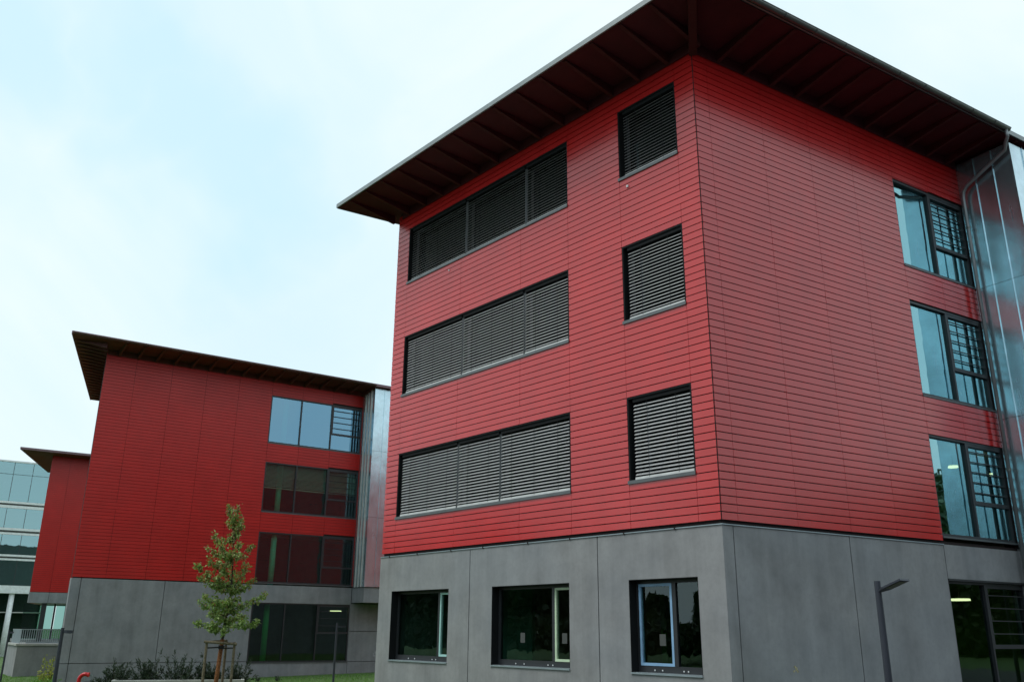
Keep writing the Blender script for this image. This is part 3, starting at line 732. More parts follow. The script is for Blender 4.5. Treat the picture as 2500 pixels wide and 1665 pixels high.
for k, (a, b) in enumerate(rows2):
    wn = glazed_window(wing, F2, W0, [W1, W2_], W3_, a + (0.05 if k == 0 else 0), b, M['glass_b'] if k == 2 else M['glass_mid'], rec=0.04, nbars=4, trans=0.36)
    mb = MB(); q = F2.p(W0 + 0.95, -0.42, 0); mb.tube([(q[0], q[1], a), (q[0], q[1], b + .2)], 0.14, 14); mb.build('column', M['turq'], wing, smooth=True)
    if k == 1:
        for (p, q_) in ((W0 + .06, W1 - .04), (W1 + .04, W2_ - .04), (W2_ + .13, W3_ - .06)):
            mb = MB(); z = b - 0.06; zend = a + 1.26
            while z > zend:
                mb.hexa([F2.p(p, -0.14, z), F2.p(q_, -0.14, z), F2.p(q_, -0.20, z + 0.045), F2.p(p, -0.20, z + 0.045), F2.p(p, -0.14, z + .003), F2.p(q_, -0.14, z + .003), F2.p(q_, -0.20, z + 0.048), F2.p(p, -0.20, z + 0.048)]); z -= 0.062
            o = mb.build('blind', M['slat'], wn); o['kind'] = 'stuff'
            mb = MB(); mb.fbox(F2, p, q_, -0.20, -0.14, zend - 0.06, zend - 0.02); mb.build('bottom_rail', M['rail'], wn)
# concrete storey
ZB2 = -3.42
def cp(F, a, b, z0, z1, holes=(), root=wing, mat='concrete2'):
    mb = MB(); mb.slab(F, a, b, z0, z1, -0.30, 0.0, holes); return mb.build('concrete_panel', M[mat], root)
cp(F2, 0.0, 0.388, ZB2 + 0.012, Z2 - 0.04); cp(F2, 0.412, 3.918, ZB2 + 0.012, Z2 - 0.04); cp(F2, 3.942, 8.06, ZB2 + 0.012, Z2 - 0.04)
cp(F2, 8.06, 13.2, ZB2 - 0.05, Z2 - 0.04, [g2, (8.05, 8.09, -3.485, -0.754)])
cp(F2, 0.0, 0.388, -4.6, ZB2 - 0.012); cp(F2, 0.412, 3.918, -4.6, ZB2 - 0.012); cp(F2, 3.942, 8.048, -4.6, ZB2 - 0.012); cp(F2, 8.072, 13.188, -4.6, ZB2 - 0.062)
cp(F2, 13.212, 19, -2.02, -0.70); cp(F2, 13.212, 19, -3.46, -2.045); cp(F2, 13.212, 19, -4.6, -3.485)
glazed_window(wing, F2, g2[0], [W1, W2_], g2[1], g2[2], g2[3], M['glass_a'], rec=0.07, nbars=3, trans=0.50)
mb = MB(); mb.slab(F2, 0.0, 19, -4.6, Z2 - 0.06, -0.34, -0.305, [g2]); mb.build('inner_lining', M['dark_int'], wing)
q = F2.p(W0 + 0.95, -0.55, 0); mb = MB(); mb.tube([(q[0], q[1], -3.7), (q[0], q[1], -0.6)], 0.14, 14); mb.build('column', M['greencol'], wing, smooth=True)
mb = MB()
for k in range(26):
    s_ = 14.95 + random.uniform(-.22, .22) + (0.1 if k % 3 else -.1); z_ = random.uniform(-3.35, -2.1); r_ = random.uniform(.05, .14)
    mb.slab(F2, s_ - r_, s_ + r_, z_ - r_ * 1.2, z_ + r_ * 1.2, 0.0005, 0.0015 + 0.0001 * k)
mb.build('lime_stain', M['stain'], wing)
# vent plate
mb = MB(); ring(mb, F2, 1.10, 1.42, -4.12, -3.88, 0.0, 0.014, 0.022); mb.build('vent_rim', M['flash'], wing)
mb = MB(); mb.fbox(F2, 0.035, 13.2, 0.0, 0.030, 10.19, ZR2 - 0.03); mb.build('eaves_board', M['soffit2'], wing)
# hidden sides
dA = Vector((-0.943, 0.333)).normalized()
C2 = Vector((-32.489, -2.092)); L2 = C2 + dA * 10.4
nin = Vector((0.333, 0.943))
def vwall(P, Q, th, z0, z1):
    e_ = (Q - P).normalized(); n_ = Vector((-e_.y, e_.x)) * th
    m_ = MB(); m_.prism([tuple(P), tuple(Q), tuple(Q + n_), tuple(P + n_)], z0, z1); return m_
E2 = Vector(F2.p(19, -0.36, 0)[:2]); E2o = Vector(F2.p(24, -0.36, 0)[:2])
P_ = C2 + dA * 0.36 
vwall(L2, P_, -0.28, -4.6, ZR2).build('rear_wall', M['void'], wing) if False else None
m_ = MB(); i0 = C2 + dA * 0.36 + F2.d * 0.10; m_.prism([tuple(L2), tuple(C2 + dA * 0.40 + F2.d * 0.02), tuple(C2 + dA * 0.40 + F2.d * 0.30), tuple(L2 + F2.d * 0.28)], -4.6, ZR2); m_.build('gable_wall', M['concrete2'], wing)
m_ = MB()
for k in range(69):
    z = Z2 + k * G; dn = -Vector((0.333, 0.943)) * 0.03
    m_.prism([tuple(L2 + dn), tuple(C2 + dA * 0.02 + dn * 0.0), tuple(C2 + dA * 0.30), tuple(L2)], z + 0.007, z + G - 0.007)
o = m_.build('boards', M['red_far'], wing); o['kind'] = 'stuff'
m_ = MB(); R2 = L2 + F2.d * 20; m_.prism([tuple(L2), tuple(L2 + F2.n * 0.3), tuple(R2 + F2.n * 0.3), tuple(R2)], -4.6, ZR2); m_.build('rear_wall', M['dark_int'], wing)
E3 = Vector(F2.p(22, -0.36, 0)[:2]); m_ = MB(); m_.prism([tuple(R2), tuple(E3), tuple(E3 + F2.d * .2), tuple(R2 + F2.d * .2)], -4.6, ZR2); m_.build('end_wall', M['dark_int'], wing)
for z in (-0.55, 2.92, 6.32, 9.85):
    m_ = MB(); m_.prism([tuple(L2 + F2.n * .35 + F2.d * .3), tuple(Vector(F2.p(0.4, -0.36, 0)[:2])), tuple(E3), tuple(R2 + F2.n * .35)], z, z + 0.22); m_.build('floor_slab', M['ceiling'], wing)
m_ = MB(); a = Vector(F2.p(7.0, -6, 0)[:2]); b_ = Vector(F2.p(16, -6, 0)[:2]); m_.prism([tuple(a), tuple(b_), tuple(b_ - F2.n * .15), tuple(a - F2.n * .15)], -3.7, 9.8); m_.build('room_wall', M['dark_int'], wing)
# roof of the wing
T1 = Vector((-31.15, -4.05)); T2 = Vector((-43.2, 0.35)); T3 = T1 + F2.d * 30; T4 = T2 + F2.d * 28
T1 = Vector(F2.p(0, 1.60, 0)[:2]); dd_ = (T1 - Vector((-31.15, -4.05))); T1 = T1 - F2.d * 1.78; T3 = T1 + F2.d * 30
m_ = MB(); m_.prism([tuple(T1), tuple(T3), tuple(T4), tuple(T2)], ZR2, ZR2 + 0.10); roof2 = m_.build('roof', M['rooftop'], wing)
m_ = MB(); m_.prism([tuple(T1 - F2.n * .03), tuple(T3 - F2.n * .03), tuple(T4), tuple(T2 + F2.n * .03)], ZR2 - 0.022, ZR2 - 0.003); m_.build('soffit', M['soffit2'], roof2)
FE2 = Frame(T1.x, T1.y, B2A); m_ = MB(); m_.fbox(FE2, -0.02, 30, 0.002, 0.04, ZR2 - 0.03, ZR2 + 0.11); m_.build('fascia', M['fascia2'], roof2)
gd = (T2 - T1).normalized(); gn = Vector((gd.y, -gd.x)); gn = gn if gn.y < 0 else -gn
m_ = MB(); m_.prism([tuple(T1 + gn * .003), tuple(T2 + gn * .003), tuple(T2 + gn * .04), tuple(T1 + gn * .04)], ZR2 - 0.03, ZR2 + 0.11); m_.build('fascia', M['fascia2'], roof2)
rafters(wing, tuple(T1), tuple(T1 + F2.d * 18), (-F2.n.x, -F2.n.y), ZR2 - 0.024, 0.26, 0.03, 0.84, 1.56, 1.9)
rafters(wing, tuple(T2), tuple(T1), (-gn.x, -gn.y), ZR2 - 0.024, 0.26, 0.03, 0.60, 1.40, 0.3)
half_gutter(wing, T1 + F2.n * 0.10, T1 + F2.d * 14.9 + F2.n * 0.10, ZR2 + 0.04, 0.06, M['fascia2'])
tower2 = link_block('metal clad tower with light vertical ribs, between the two red buildings', F2, 13.24, 1.36, 5.7, Z2 - 0.02, ZR2 - 0.05, 4, [3.55, 7.0], 0.55, (*F2.p(15, 0.5, 0)[:2], -4.1), -0.66)

# ------------------------------------------------------------------ THIRD WING (far left)
F3 = Frame(-66.19, 4.288, 0.14)
w3 = thing('red_clad_building', 'farthest red wing at the left, partly hidden behind the second wing', 'building', (-70, 9, -4.9))
Z3 = 0.572; ZR3 = 10.92
mb = MB(); mb.slab(F3, 0.03, 20, Z3, ZR3, -0.33, -0.04); wall3 = mb.build('side_wall', M['void'], w3)
cells3 = course_cells([0, 1.35, 3.0, 4.65, 6.3, 9.0, 12], range(69), Z3, [])
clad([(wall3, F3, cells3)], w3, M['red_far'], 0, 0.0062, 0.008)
mb = MB(); mb.slab(F3, 0.0, 1.34, -0.23, Z3 - 0.03, -0.30, 0.0); mb.build('concrete_band', M['concrete2'], w3)
mb = MB(); mb.slab(F3, 1.36, 20, -0.23, Z3 - 0.03, -0.30, 0.0); mb.build('concrete_band', M['concrete2'], w3)
dA3 = Vector((-0.94, 0.34)); C3 = F3.o; L3 = C3 + dA3 * 10.5
m_ = MB(); m_.prism([tuple(L3), tuple(C3 + dA3 * .4), tuple(C3 + dA3 * .4 + F3.d * .3), tuple(L3 + F3.d * .3)], -0.23, ZR3); m_.build('gable_wall', M['red_far'], w3)
m_ = MB(); m_.prism([tuple(L3), tuple(L3 + F3.n * .3), tuple(L3 + F3.n * .3 + F3.d * 20), tuple(L3 + F3.d * 20)], -0.22, ZR3); m_.build('rear_wall', M['dark_int'], w3)
m_ = MB(); m_.prism([tuple(L3 + F3.n * .35 + F3.d * .3), tuple(Vector(F3.p(0.35, -0.32, 0)[:2])), tuple(Vector(F3.p(20, -0.32, 0)[:2])), tuple(L3 + F3.d * 20)], -0.22, 0.1); m_.build('floor_slab', M['ceiling'], w3)
# glazed recessed ground floor with dark posts
for s_ in (1.02, 3.0, 4.7, 6.0):
    mb = MB(); mb.fbox(F3, s_, s_ + 0.32, -0.55, -0.2, -5.0, -0.235); mb.build('post', M['frame'], w3)
for a, b in ((-0.05, 1.28), (1.36, 2.02), (2.20, 2.86), (2.95, 4.65), (5.05, 5.95)):
    mb = MB(); mb.fbox(F3, a, b, -1.8, -1.77, -2.84, -0.28); mb.build('pane', M['glass_clear'] if 1.3 < a < 2.5 else M['glass_a'], w3)
for a in (1.31, 2.09, 2.89):
    mb = MB(); mb.fbox(F3, a - .05, a + .07, -1.85, -1.7, -2.84, -0.24); mb.build('mullion', M['frame'], w3)
mb = MB(); mb.fbox(F3, 0, 9, -9, -0.6, -3.1, -2.85); mb.build('floor_slab', M['concrete2'], w3)
t1_ = Vector((-63.54, 1.93)); t2_ = Vector((-75.1, 6.2))
t1_ = Vector(F3.p(-2.45, 1.62, 0)[:2])
m_ = MB(); m_.prism([tuple(t1_), tuple(t1_ + F3.d * 26), tuple(t2_ + F3.d * 24), tuple(t2_)], ZR3, ZR3 + .12); r3 = m_.build('roof', M['rooftop'], w3)
m_ = MB(); m_.prism([tuple(t1_ - F3.n * .03), tuple(t1_ + F3.d * 26 - F3.n * .03), tuple(t2_ + F3.d * 24), tuple(t2_ + F3.n * .03)], ZR3 - .025, ZR3 - .003); m_.build('soffit', M['soffit2'], r3)
fe3 = Frame(t1_.x, t1_.y, 0.14); m_ = MB(); m_.fbox(fe3, 0, 26, .002, .05, ZR3 - .03, ZR3 + .14); m_.build('fascia', M['fascia2'], r3)

# ------------------------------------------------------------------ FAR GLASS OFFICE
F4 = Frame(-117.2, 14.1, 0.12)
of = thing('glass_office_building', 'glass office block with white floor bands at the far left edge', 'building', (-122, 14, -5.5))
bands = [(18.15, 18.35), (12.36, 12.71), (12.95, 13.2), (9.09, 9.35), (9.62, 9.9), (5.95, 6.18), (6.42, 6.66), (2.0, 2.93)]
for z0, z1 in bands:
    mb = MB(); mb.fbox(F4, -25, 4.4, -1.0, 0.10 if z1 - z0 < .5 else 0.05, z0, z1); mb.build('floor_band', M['white'], of)
rows4 = [(2.93, 5.95), (6.66, 9.09), (9.9, 12.36), (13.2, 16.6), (16.65, 18.15)]
for z0, z1 in rows4:
    k = -24.0
    while k < 2.3:
        mb = MB(); mb.fbox(F4, k + 0.03, k + 2.17, -0.06, -0.03, z0, z1); mb.build('pane', M['glass_far'], of)
        mb = MB(); mb.fbox(F4, k - 0.03, k + 0.03, -0.12, -0.02, z0, z1); mb.build('mullion', M['frame'], of)
        k += 2.2
for z in (-0.3, 2.5, 6.3, 9.5, 12.8, 18.1):
    mb = MB(); mb.fbox(F4, -25, 4.4, -12, -1.05, z, z + .12); mb.build('floor_slab', M['ceiling'], of)
mb = MB(); mb.fbox(F4, -25, 4.4, -6.2, -6, -5.6, 18.1); mb.build('room_wall', M['dark_int'], of)
mb = MB(); mb.fbox(F4, -25, 4.4, -2.6, -2.5, -5.8, 2.0); mb.build('undercroft_glazing', M['glass_a'], of)
for s_ in (-13.7, -6.7, 0.3):
    mb = MB(); q = F4.p(s_, -0.5, 0); mb.tube([(q[0], q[1], -6), (q[0], q[1], 2.0)], 0.32, 14); mb.build('column', M['white'], of, smooth=True)

# ------------------------------------------------------------------ TERRACE with railing between the wings
F5 = Frame(-43.9, -1.1, 0.13)
ter = thing('concrete_terrace', 'raised grey concrete terrace block with a metal railing, left of the second wing', 'terrace', (-46, 3, -4.4))
mb = MB(); mb.fbox(F5, 0, 9, -5, 0, -4.8, -2.90); mb.build('retaining_wall', M['concrete'], ter)
mb = MB(); mb.fbox(F5, -0.08, 9, -5.0, 0.08, -2.897, -2.80); mb.build('coping', M['pale_concrete'], ter)
mb = MB(); mb.fbox(F5, 0.12, 6, -0.45, -0.41, -2.11, -2.07); mb.fbox(F5, 0.12, 0.16, -4.8, -0.451, -2.11, -2.07); mb.fbox(F5, 0.40, 4, -0.44, -0.42, -2.79, -2.70); mb.build('handrail', M['flash'], ter)
for k in range(32):
    mb = MB(); mb.fbox(F5, 0.20 + k * 0.105, 0.232 + k * 0.105, -0.44, -0.42, -2.79, -2.112); mb.build('baluster', M['flash'], ter)
for k in range(30):
    mb = MB(); mb.fbox(F5, 0.122, 0.155, -0.5 - k * 0.14, -0.58 - k * 0.14, -2.79, -2.112); mb.build('baluster', M['flash'], ter)

# ------------------------------------------------------------------ lamps inside
def pendant(x, y, z, r, label):
    t = thing('pendant_lamp', label, 'ceiling lamp', (x, y, z), 'lit lamps inside the rooms')
    mb = MB(); mb.tube([(x, y, z), (x, y, z + 0.05)], [r, r * 0.96], 24); mb.build('lamp_shade', M['lamp'], t, smooth=False)
    mb = MB(); mb.tube([(x, y, z + 0.052), (x, y, z + 0.32)], 0.008, 5); mb.build('cord', M['strap'], t)
pendant(-0.80, 11.4, -1.10, 0.27, 'round lit lamp behind the ground floor glazing at the right edge')
pendant(-0.28, 10.97, 2.33, 0.13, 'small lit lamp behind the left pane of the lowest tall side window')
pendant(-0.01, 12.98, 2.33, 0.13, 'small lit lamp behind the barred pane of the lowest tall side window')
pendant(-6.7, 7.1, -1.2, 0.32, 'lit lamp behind the ground floor window with the blue sash')
pendant(-37.8, 10.5, -1.05, 0.32, 'leftmost lit lamp behind the ground floor glazing of the second wing')
pendant(-42.8, 14.8, -1.05, 0.25, 'middle lit lamp behind the ground floor glazing of the second wing')
pendant(-32.3, 10.9, -1.08, 0.30, 'rightmost lit lamp behind the ground floor glazing of the second wing')

# ------------------------------------------------------------------ lamp posts
def lamp_post(x, y, ztop, r, label, head_dir, hl, tilt, hw=0.09, ht=0.028):
    zb = float(gz(x, y)) - 0.05
    t = thing('lamp_post', label, 'lamp post', (x, y, zb), 'low lamp posts on the grounds')
    mb = MB(); mb.tube([(x, y, zb), (x, y, zb + 1.1), (x, y, ztop)], [r * 1.12, r * 1.08, r * 0.93], 18); mb.build('post', M['post'], t, smooth=False)
    mb = MB(); mb.tube([(x, y, zb), (x, y, zb + 0.07)], [r * 2.0, r * 1.9], 18); mb.build('base_plate', M['post'], t)
    hd_ = Vector((*head_dir, 0)).normalized(); sd_ = Vector((-hd_.y, hd_.x, 0)); up_ = Vector((0, 0, 1))
    a_ = hd_ * math.cos(tilt) + up_ * math.sin(tilt); n_ = sd_.cross(a_); n_ = n_ if n_.z > 0 else -n_
    o_ = Vector((x, y, ztop - 0.16)) + hd_ * r * 0.8
    mb = MB(); P_ = []
    for dz in (0, ht):
        for (u, v) in ((0.0, -0.4), (0.10, -1), (hl, -1), (hl, 1), (0.10, 1), (0.0, 0.4)):
            P_.append(tuple(o_ + a_ * u + sd_ * (v * hw) + n_ * dz))
    i = len(mb.v); mb.v += P_; mb.f += [(5, 4, 3, 2, 1, 0), (6, 7, 8, 9, 10, 11)] + [(k, (k + 1) % 6, 6 + (k + 1) % 6, 6 + k) for k in range(6)]
    hdm = mb.build('lamp_head', M['post'], t)
    mb = MB(); q_ = [o_ + a_ * u + sd_ * (v * hw * 0.72) - n_ * dz for dz in (0.006, 0.0005) for (u, v) in ((0.14, -1), (hl - 0.05, -1), (hl - 0.05, 1), (0.14, 1))]
    mb.hexa([tuple(p) for p in q_]); mb.build('lens', M['lens'], hdm)
    return t
vd = Vector((RT.x, RT.y)).normalized(); tow = Vector((CP.x - 3, CP.y + 0.5)).normalized()
hdr = (vd * 0.26 + Vector((-FW.x, -FW.y)).normalized() * 0.35)
lamp_post(2.98, -0.29, -1.20, 0.050, 'dark slim lamp post with a flat head, in front of the near concrete wall', tuple(hdr), 0.44, math.radians(20), 0.125)
lamp_post(-21.3, 4.6, -1.72, 0.038, 'slim dark lamp post in front of the dark ground floor glazing', (0.401, 0.916), 0.30, math.radians(2), 0.12, 0.03)
lamp_post(-20.6, -5.35, -1.98, 0.055, 'thick dark lamp post at the left, beside the terrace block', (0.401, 0.916), 0.26, 0.0, 0.12, 0.09)
lamp_post(-39.0, -2.7, -2.10, 0.04, 'thin far lamp post at the left edge, before the white column', (0.401, 0.916), 0.16, 0.0, 0.10, 0.08)

# ------------------------------------------------------------------ red pipe
x0, y0 = -23.0, -3.95
zb = float(gz(x0, y0)) - 0.02
t = thing('vent_pipe', 'glossy red bent pipe standing before the concrete wall', 'pipe', (x0, y0, zb))
dv = Vector((RT.x, RT.y)).normalized(); pts = [(x0, y0, zb), (x0, y0, -3.62)]
for k in range(1, 9):
    a = math.pi / 2 * k / 8; pts.append((x0 + dv.x * 0.19 * (1 - math.cos(a)), y0 + dv.y * 0.19 * (1 - math.cos(a)), -3.62 + 0.19 * math.sin(a)))
pts.append((x0 + dv.x * 0.26, y0 + dv.y * 0.26, -3.445))
mb = MB(); mb.tube(pts, 0.062, 14); mb.build('pipe', M['hydrant'], t, smooth=True)
mb = MB(); q = Vector(pts[-1]); mb.tube([q, q + Vector((dv.x, dv.y, -0.12)) * 0.05], 0.072, 14); mb.build('collar', M['hydrant'], t)

# ------------------------------------------------------------------ young tree with stakes
TB = Vector((-15.816, -2.372, 0)); tv = Vector((0.401, 0.916, 0))     # tv: to the right across the view
dep = Vector((-0.916, 0.401, 0)); KT = 302.0
def tp(px, py, dd=0.0):
    return TB + tv * ((px - 262) / KT * 1.0 - 0.011 + (1568 - py) * 0.00034 * -1) + dep * dd + Vector((0, 0, -3.412 + (1568 - py) / 1472 * 5.021))
zt_ = float(gz(TB.x, TB.y))
tree = thing('young_tree', 'young slender tree with green and reddish leaves, tied between wooden stakes', 'tree', (TB.x, TB.y, zt_))
lead = [tp(262, 1568), tp(300, 1290, .01), tp(325, 1170, .02), tp(350, 1000, .0), tp(385, 850, -.03), tp(395, 650), tp(400, 450, .03), tp(398, 250, 0), tp(395, 115, .02)]
base = lead[0] + (lead[0] - lead[1]) * 0.0; base.z = zt_ - 0.05
lead0 = [Vector((base.x, base.y, zt_ - 0.05))] + lead
mb = MB(); mb.tube(lead0, [0.055, 0.048, 0.045, 0.040, 0.034, 0.028, 0.021, 0.014, 0.009, 0.004], 8)
BR = [((395, 620), (230, 370)), ((395, 600), (175, 470)), ((400, 560), (600, 445)), ((400, 450), (470, 230)), ((395, 420), (300, 400)), ((398, 300), (350, 110)), ((398, 330), (440, 130)),
      ((385, 830), (100, 640)), ((390, 760), (190, 560)), ((385, 850), (90, 730)), ((380, 880), (590, 745)), ((385, 830), (520, 610)), ((350, 1000), (700, 850)), ((345, 1010), (140, 860)),
      ((345, 1050), (120, 930)), ((335, 1140), (100, 1100)), ((328, 1165), (200, 1155)), ((340, 1135), (630, 1090)), ((350, 1090), (530, 1020)), ((345, 1040), (560, 900)), ((385, 800), (260, 760)), ((380, 860), (470, 790)),
      ((395, 520), (330, 640)), ((395, 540), (500, 560)), ((395, 380), (440, 330)), ((365, 950), (240, 930)), ((365, 930), (470, 900)), ((345, 1080), (200, 1020)), ((345, 1100), (420, 1060))]
pts_c = []; pts_r = []
def branch(p0, p1, dz, rad, dens):
    P0 = tp(*p0); P2 = tp(*p1, dz); mid = P0.lerp(P2, 0.5) + Vector((0, 0, -0.10 * (P2 - P0).length)) + Vector((random.uniform(-.05, .05), random.uniform(-.05, .05), 0))
    path = []
    for k in range(7):
        t_ = k / 6; path.append(P0 * (1 - t_) ** 2 + mid * 2 * t_ * (1 - t_) + P2 * t_ * t_ + Vector((random.uniform(-.012, .012),) * 3))
    mb.tube(path, [rad * (1 - 0.8 * k / 6) for k in range(7)], 5)
    L_ = (P2 - P0).length
    ntw = int(L_ * 17)
    for j in range(ntw):
        t_ = 0.22 + 0.78 * random.random(); c_ = P0 * (1 - t_) ** 2 + mid * 2 * t_ * (1 - t_) + P2 * t_ * t_
        dr = Vector((random.gauss(0, 1), random.gauss(0, 1), random.gauss(0.25, .7))).normalized(); ll = random.uniform(.08, .22) * (1.15 - 0.45 * t_)
        mb.tube([c_, c_ + dr * ll], [0.0035, 0.0018], 3, cap=False)
        for i_ in range(dens):
            u_ = random.random(); q_ = c_ + dr * ll * u_ + Vector((random.gauss(0, .028), random.gauss(0, .028), random.gauss(0, .028)))
            (pts_r if (q_.z > -1.0 + random.uniform(-1.2, 1.4) and random.random() < .45) else pts_c).append(tuple(q_))
for (a, b) in BR:
    branch(a, b, random.uniform(-.45, .45), 0.013, 16)
for (a, b) in BR:      # the same habit fore and aft, shorter sideways
    mxp = ((a[0] + (b[0] - a[0]) * random.uniform(.1, .65)), (a[1] + (b[1] - a[1]) * random.uniform(.5, 1.0)))
    branch(a, mxp, random.choice((-1, 1)) * random.uniform(.25, .8) * min(1, abs(b[0] - a[0]) / 180 + .2), 0.010, 14)
for k in range(150):
    t_ = random.random(); y_ = 120 + t_ * 900; q_ = tp(395 - max(0, (y_ - 850)) * .2 + random.gauss(0, 22), y_, random.gauss(0, .09)); (pts_r if y_ < 420 and random.random() < .6 else pts_c).append(tuple(q_))
trunk = mb.build('trunk', M['bark'], tree, smooth=True)
V, F = leaves(pts_c, 0.084, 0.35, 0.7, 0.55); o = arr_mesh('crown', V, F, M['leaf'], tree); o['kind'] = 'stuff'
V, F = leaves(pts_r, 0.075, 0.35, 0.7, 0.5); o = arr_mesh('young_leaves', V, F, M['leaf_red'], tree); o['kind'] = 'stuff'
mb = MB(); mb.tube([lead0[0], lead0[1], lead0[2] + (lead0[3] - lead0[2]) * 0.5], [0.066, 0.062, 0.056], 9); mb.build('trunk_wrap', M['wrap'], tree, smooth=True)
st = thing('tree_stakes', 'three round wooden stakes with a crossbar around the young tree', 'tree stakes', (TB.x, TB.y + 0.1, zt_))
for (tx, ty, bx, dd) in ((187, 1245, 150, -.28), (348, 1236, 310, .32), (415, 1250, 380, -.25)):
    a = tp(tx, ty, dd); b_ = tp(bx, 1568, dd); b_ = a + (b_ - a) * 1.0; b_.x, b_.y = a.x + (b_.x - a.x) * .3, a.y + (b_.y - a.y) * .3; b_.z = zt_ - .05
    mb = MB(); mb.tube([b_, a], [0.040, 0.036], 10); mb.build('stake', M['stake'], st)
a = tp(163, 1248, -.34); b_ = tp(432, 1266, -.32)
mb = MB(); mb.tube([a, b_], 0.036, 8); mb.build('crossbar', M['stake'], st)
a = tp(187, 1250, -.22); c_ = tp(348, 1240, .32); mb = MB(); mb.tube([a, c_], 0.03, 8); mb.build('crossbar', M['stake'], st)
for (p, q) in (((187, 1297, -.28), (300, 1292, -.03)), ((318, 1300, -.02), (412, 1297, -.25)), ((318, 1290, .02), (348, 1275, .3))):
    mb = MB(); mb.tube([tp(*p), tp(*q)], 0.020, 6); mb.build('strap', M['strap'], st)
mb = MB(); q = tp(305, 1292, 0.01); mb.tube([q - Vector((0, 0, .05)), q + Vector((0, 0, .05))], 0.085, 10); mb.build('strap', M['strap'], st)

# ------------------------------------------------------------------ planter and shrubs
P0 = Vector((-19.5, -4.05)); P1 = Vector((-17.9, -0.55)); e_ = (P1 - P0).normalized(); n_ = Vector((-e_.y, e_.x))
zg_ = -4.2; zt2 = -3.47
mb = MB(); mb.prism([tuple(P0), tuple(P1), tuple(P1 + n_ * .10), tuple(P0 + n_ * .10)], zg_, zt2)
mb.prism([tuple(P0 + n_ * .101), tuple(P0 + e_ * .10 + n_ * .101), tuple(P0 + e_ * .10 + n_ * 1.6), tuple(P0 + n_ * 1.6)], zg_, zt2)
mb.prism([tuple(P1 + n_ * .101 - e_ * .10), tuple(P1 + n_ * .101), tuple(P1 + n_ * 1.6), tuple(P1 - e_ * .1 + n_ * 1.6)], zg_, zt2)
tag(mb.build('planter_wall', M['pale_concrete'], bevel=0.008), 'low pale concrete planter edge below the dark shrubs', 'planter')
SH = [(0.05, .50, .95, 'dark spiky shrub nearest the left end of the planter'), (0.95, .42, 1.0, 'dark shrub with one tall shoot, second from the planter left end'),
      (1.85, .50, 1.12, 'bushiest and tallest dark shrub in the middle of the planter'), (2.75, .42, .95, 'dark shrub directly behind the left tree stake'), (3.55, .45, .98, 'dark shrub at the right end of the planter, behind the right stake')]
for k, (s_, r_, h_, lab) in enumerate(SH):
    c_ = P0 + e_ * s_ + n_ * (0.75 + 0.1 * (k % 2)); zb = -4.0
    t = thing('shrub', lab, 'shrub', (c_.x, c_.y, zb), 'dark conifer shrubs in the planter')
    mbs = MB(); cen = []; ups = []
    for j in range(60):
        th = random.random() * 6.283; el = random.uniform(.25, 1.35); ln = (1.45 if j % 13 == 0 else 1.12) * h_ * random.uniform(.6, 1.0) * (0.75 + 0.25 * math.sin(el))
        d_ = Vector((math.cos(th) * math.cos(el) * r_ / h_ * 1.5, math.sin(th) * math.cos(el) * r_ / h_ * 1.5, math.sin(el))).normalized()
        b0 = Vector((c_.x, c_.y, zb)); b1 = b0 + d_ * ln; bm_ = b0.lerp(b1, .5) + Vector((d_.x, d_.y, 0)) * .06
        mbs.tube([b0, bm_, b1], [.010, .006, .002], 4, cap=False)
        for i_ in range(70):
            u_ = random.random() ** .7; q_ = b0.lerp(bm_, u_ * 2) if u_ < .5 else bm_.lerp(b1, u_ * 2 - 1)
            cen.append(tuple(q_ + Vector((random.gauss(0, .022),) * 3) * 0.6)); ups.append((d_.x, d_.y, d_.z))
    mbs.build('stem', M['bark'], t)
    V, F = leaves(cen, 0.10, .4, 0, .24, np.array(ups) * .9); o = arr_mesh('foliage', V, F, M['needle'], t); o['kind'] = 'stuff'

# ------------------------------------------------------------------ grass and low plants
n = 60000
gx = -12 - 38 * RNG.random(n) ** 1.0; gy = -9 + 27 * RNG.random(n)
keep = ~((gx < -31.2 + (gy + 2) * 0.109) & (gx > -44) & (gy > (-2.2 - (gx + 32.489) * 0.353)))
keep &= ~((gx > -12.5) & (gy > -.2)); 
gx, gy = gx[keep], gy[keep]
V, F = blades(np.stack([gx, gy, gz(gx, gy) - .01], 1), 0.075, 0.011); tag(arr_mesh('grass', V, F, M['grass']), None, None, kind='stuff')
def tuft(name, label, cat, x, y, n, r, h, mat, size=.09):
    z = float(gz(x, y)); t = thing(name, label, cat, (x, y, z))
    mb = MB(); cen = []
    for j in range(n):
        th = random.random() * 6.283; rr = r * random.random() ** .5; hh = h * random.uniform(.4, 1); a = Vector((x + math.cos(th) * rr * .4, y + math.sin(th) * rr * .4, z)); b_ = Vector((x + math.cos(th) * rr, y + math.sin(th) * rr, z + hh))
        mb.tube([a, b_], [.006, .002], 4, cap=False)
        for i_ in range(16): u = .2 + .8 * random.random(); cen.append(tuple(a.lerp(b_, u) + Vector((random.gauss(0, .03), random.gauss(0, .03), random.gauss(0, .03)))))
    mb.build('stem', M['bark'], t); V, F = leaves(cen, size, .4, .2, .5); o = arr_mesh('foliage', V, F, mat, t); o['kind'] = 'stuff'
tuft('weed_clump', 'tall yellow green weeds growing beside the left lamp post', 'plant', -30.5, -3.0, 26, .35, 1.25, M['weed'])
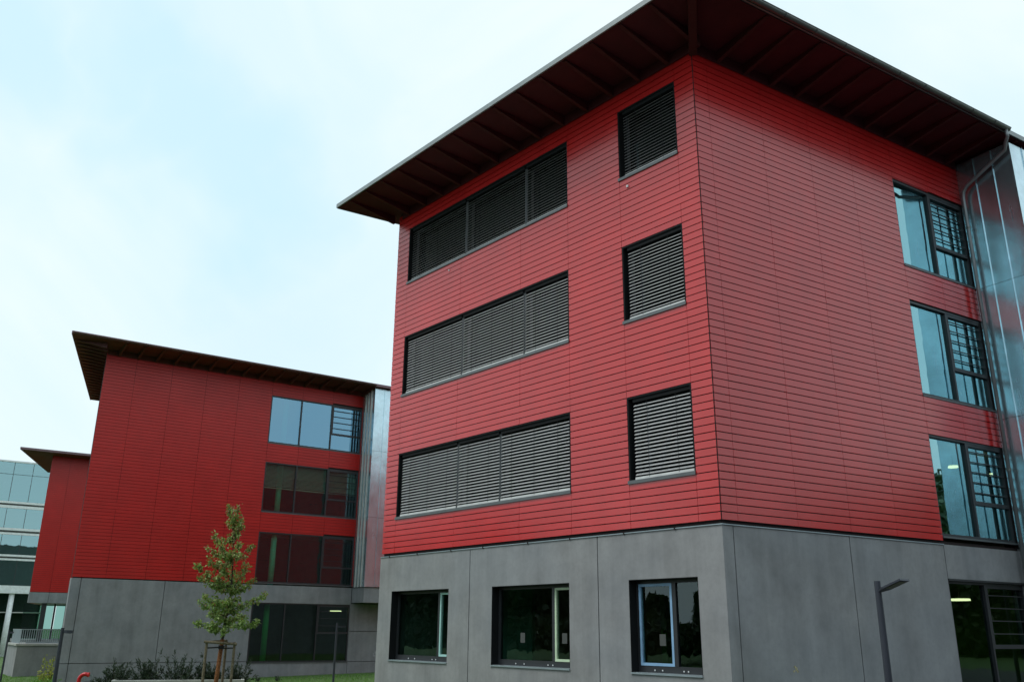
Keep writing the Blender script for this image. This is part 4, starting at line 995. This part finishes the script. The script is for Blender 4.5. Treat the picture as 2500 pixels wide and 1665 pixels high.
tuft('reddish_bush', 'reddish bush at the left edge of the lawn', 'bush', -35.5, -4.4, 60, .8, 0.75, M['redbush'])
tuft('low_bush', 'low green bush at the foot of the left lamp post', 'bush', -29.0, -3.4, 40, .5, .45, M['grass'])
for k, (x, y) in enumerate(((-26.5, 5.0), (-26.9, 4.3))):
    tuft('weed_clump', ('small dark weed on the lawn below the glazing, nearer the left' if k else 'small dark weed on the lawn below the glazing, nearer the lamp post'), 'plant', x, y, 8, .12, .22, M['needle'], .06)

# ------------------------------------------------------------------ woods and hedges on the far side of the street (some mirrored in the glass; side belt and extra height added, unseen, to cut low sky)
def wood(cx, cy, ex, ey, n, hmin, hmax):
    C_ = []
    for k in range(n):
        x = cx + ex * (RNG.random() - .5) * 2; y = cy + ey * (RNG.random() - .5) * 2; h = hmin + (hmax - hmin) * RNG.random(); r = h * .30
        m_ = 6500; u = RNG.normal(size=(m_, 3)); u /= np.linalg.norm(u, axis=1)[:, None]; rad = RNG.random(m_) ** .45
        C_.append(np.stack([x + u[:, 0] * r * rad, y + u[:, 1] * r * rad, -3.6 + h * .50 + u[:, 2] * h * .52 * rad], 1))
    return np.concatenate(C_)
C_ = np.concatenate([wood(-100, -62, 38, 6, 24, 12, 18), wood(-18, -66, 27, 5, 17, 12, 19), wood(-54, -70, 8, 4, 4, 5, 7), wood(24, -58, 22, 6, 12, 10, 15), wood(56, -12, 5, 42, 26, 13, 20), wood(46, 60, 16, 12, 12, 12, 17)])
hx = RNG.random(120000) * 200 - 140; C_ = np.concatenate([C_, np.stack([hx, -58 + RNG.normal(size=120000) * 1.0 + 0 * hx, -3.7 + 3.4 * RNG.random(120000) ** .8 * (0.8 + .2 * np.sin(hx * .7))], 1)])
hy = RNG.random(60000) * 130 - 60; C_ = np.concatenate([C_, np.stack([58 + RNG.normal(size=60000), hy, -3.7 + 3.2 * RNG.random(60000) ** .8], 1)])
V, F = leaves(C_, .62, .4, .2, .8); tag(arr_mesh('woodland_sky_screen', V, F, M['wood_leaf']), None, None, kind='stuff')
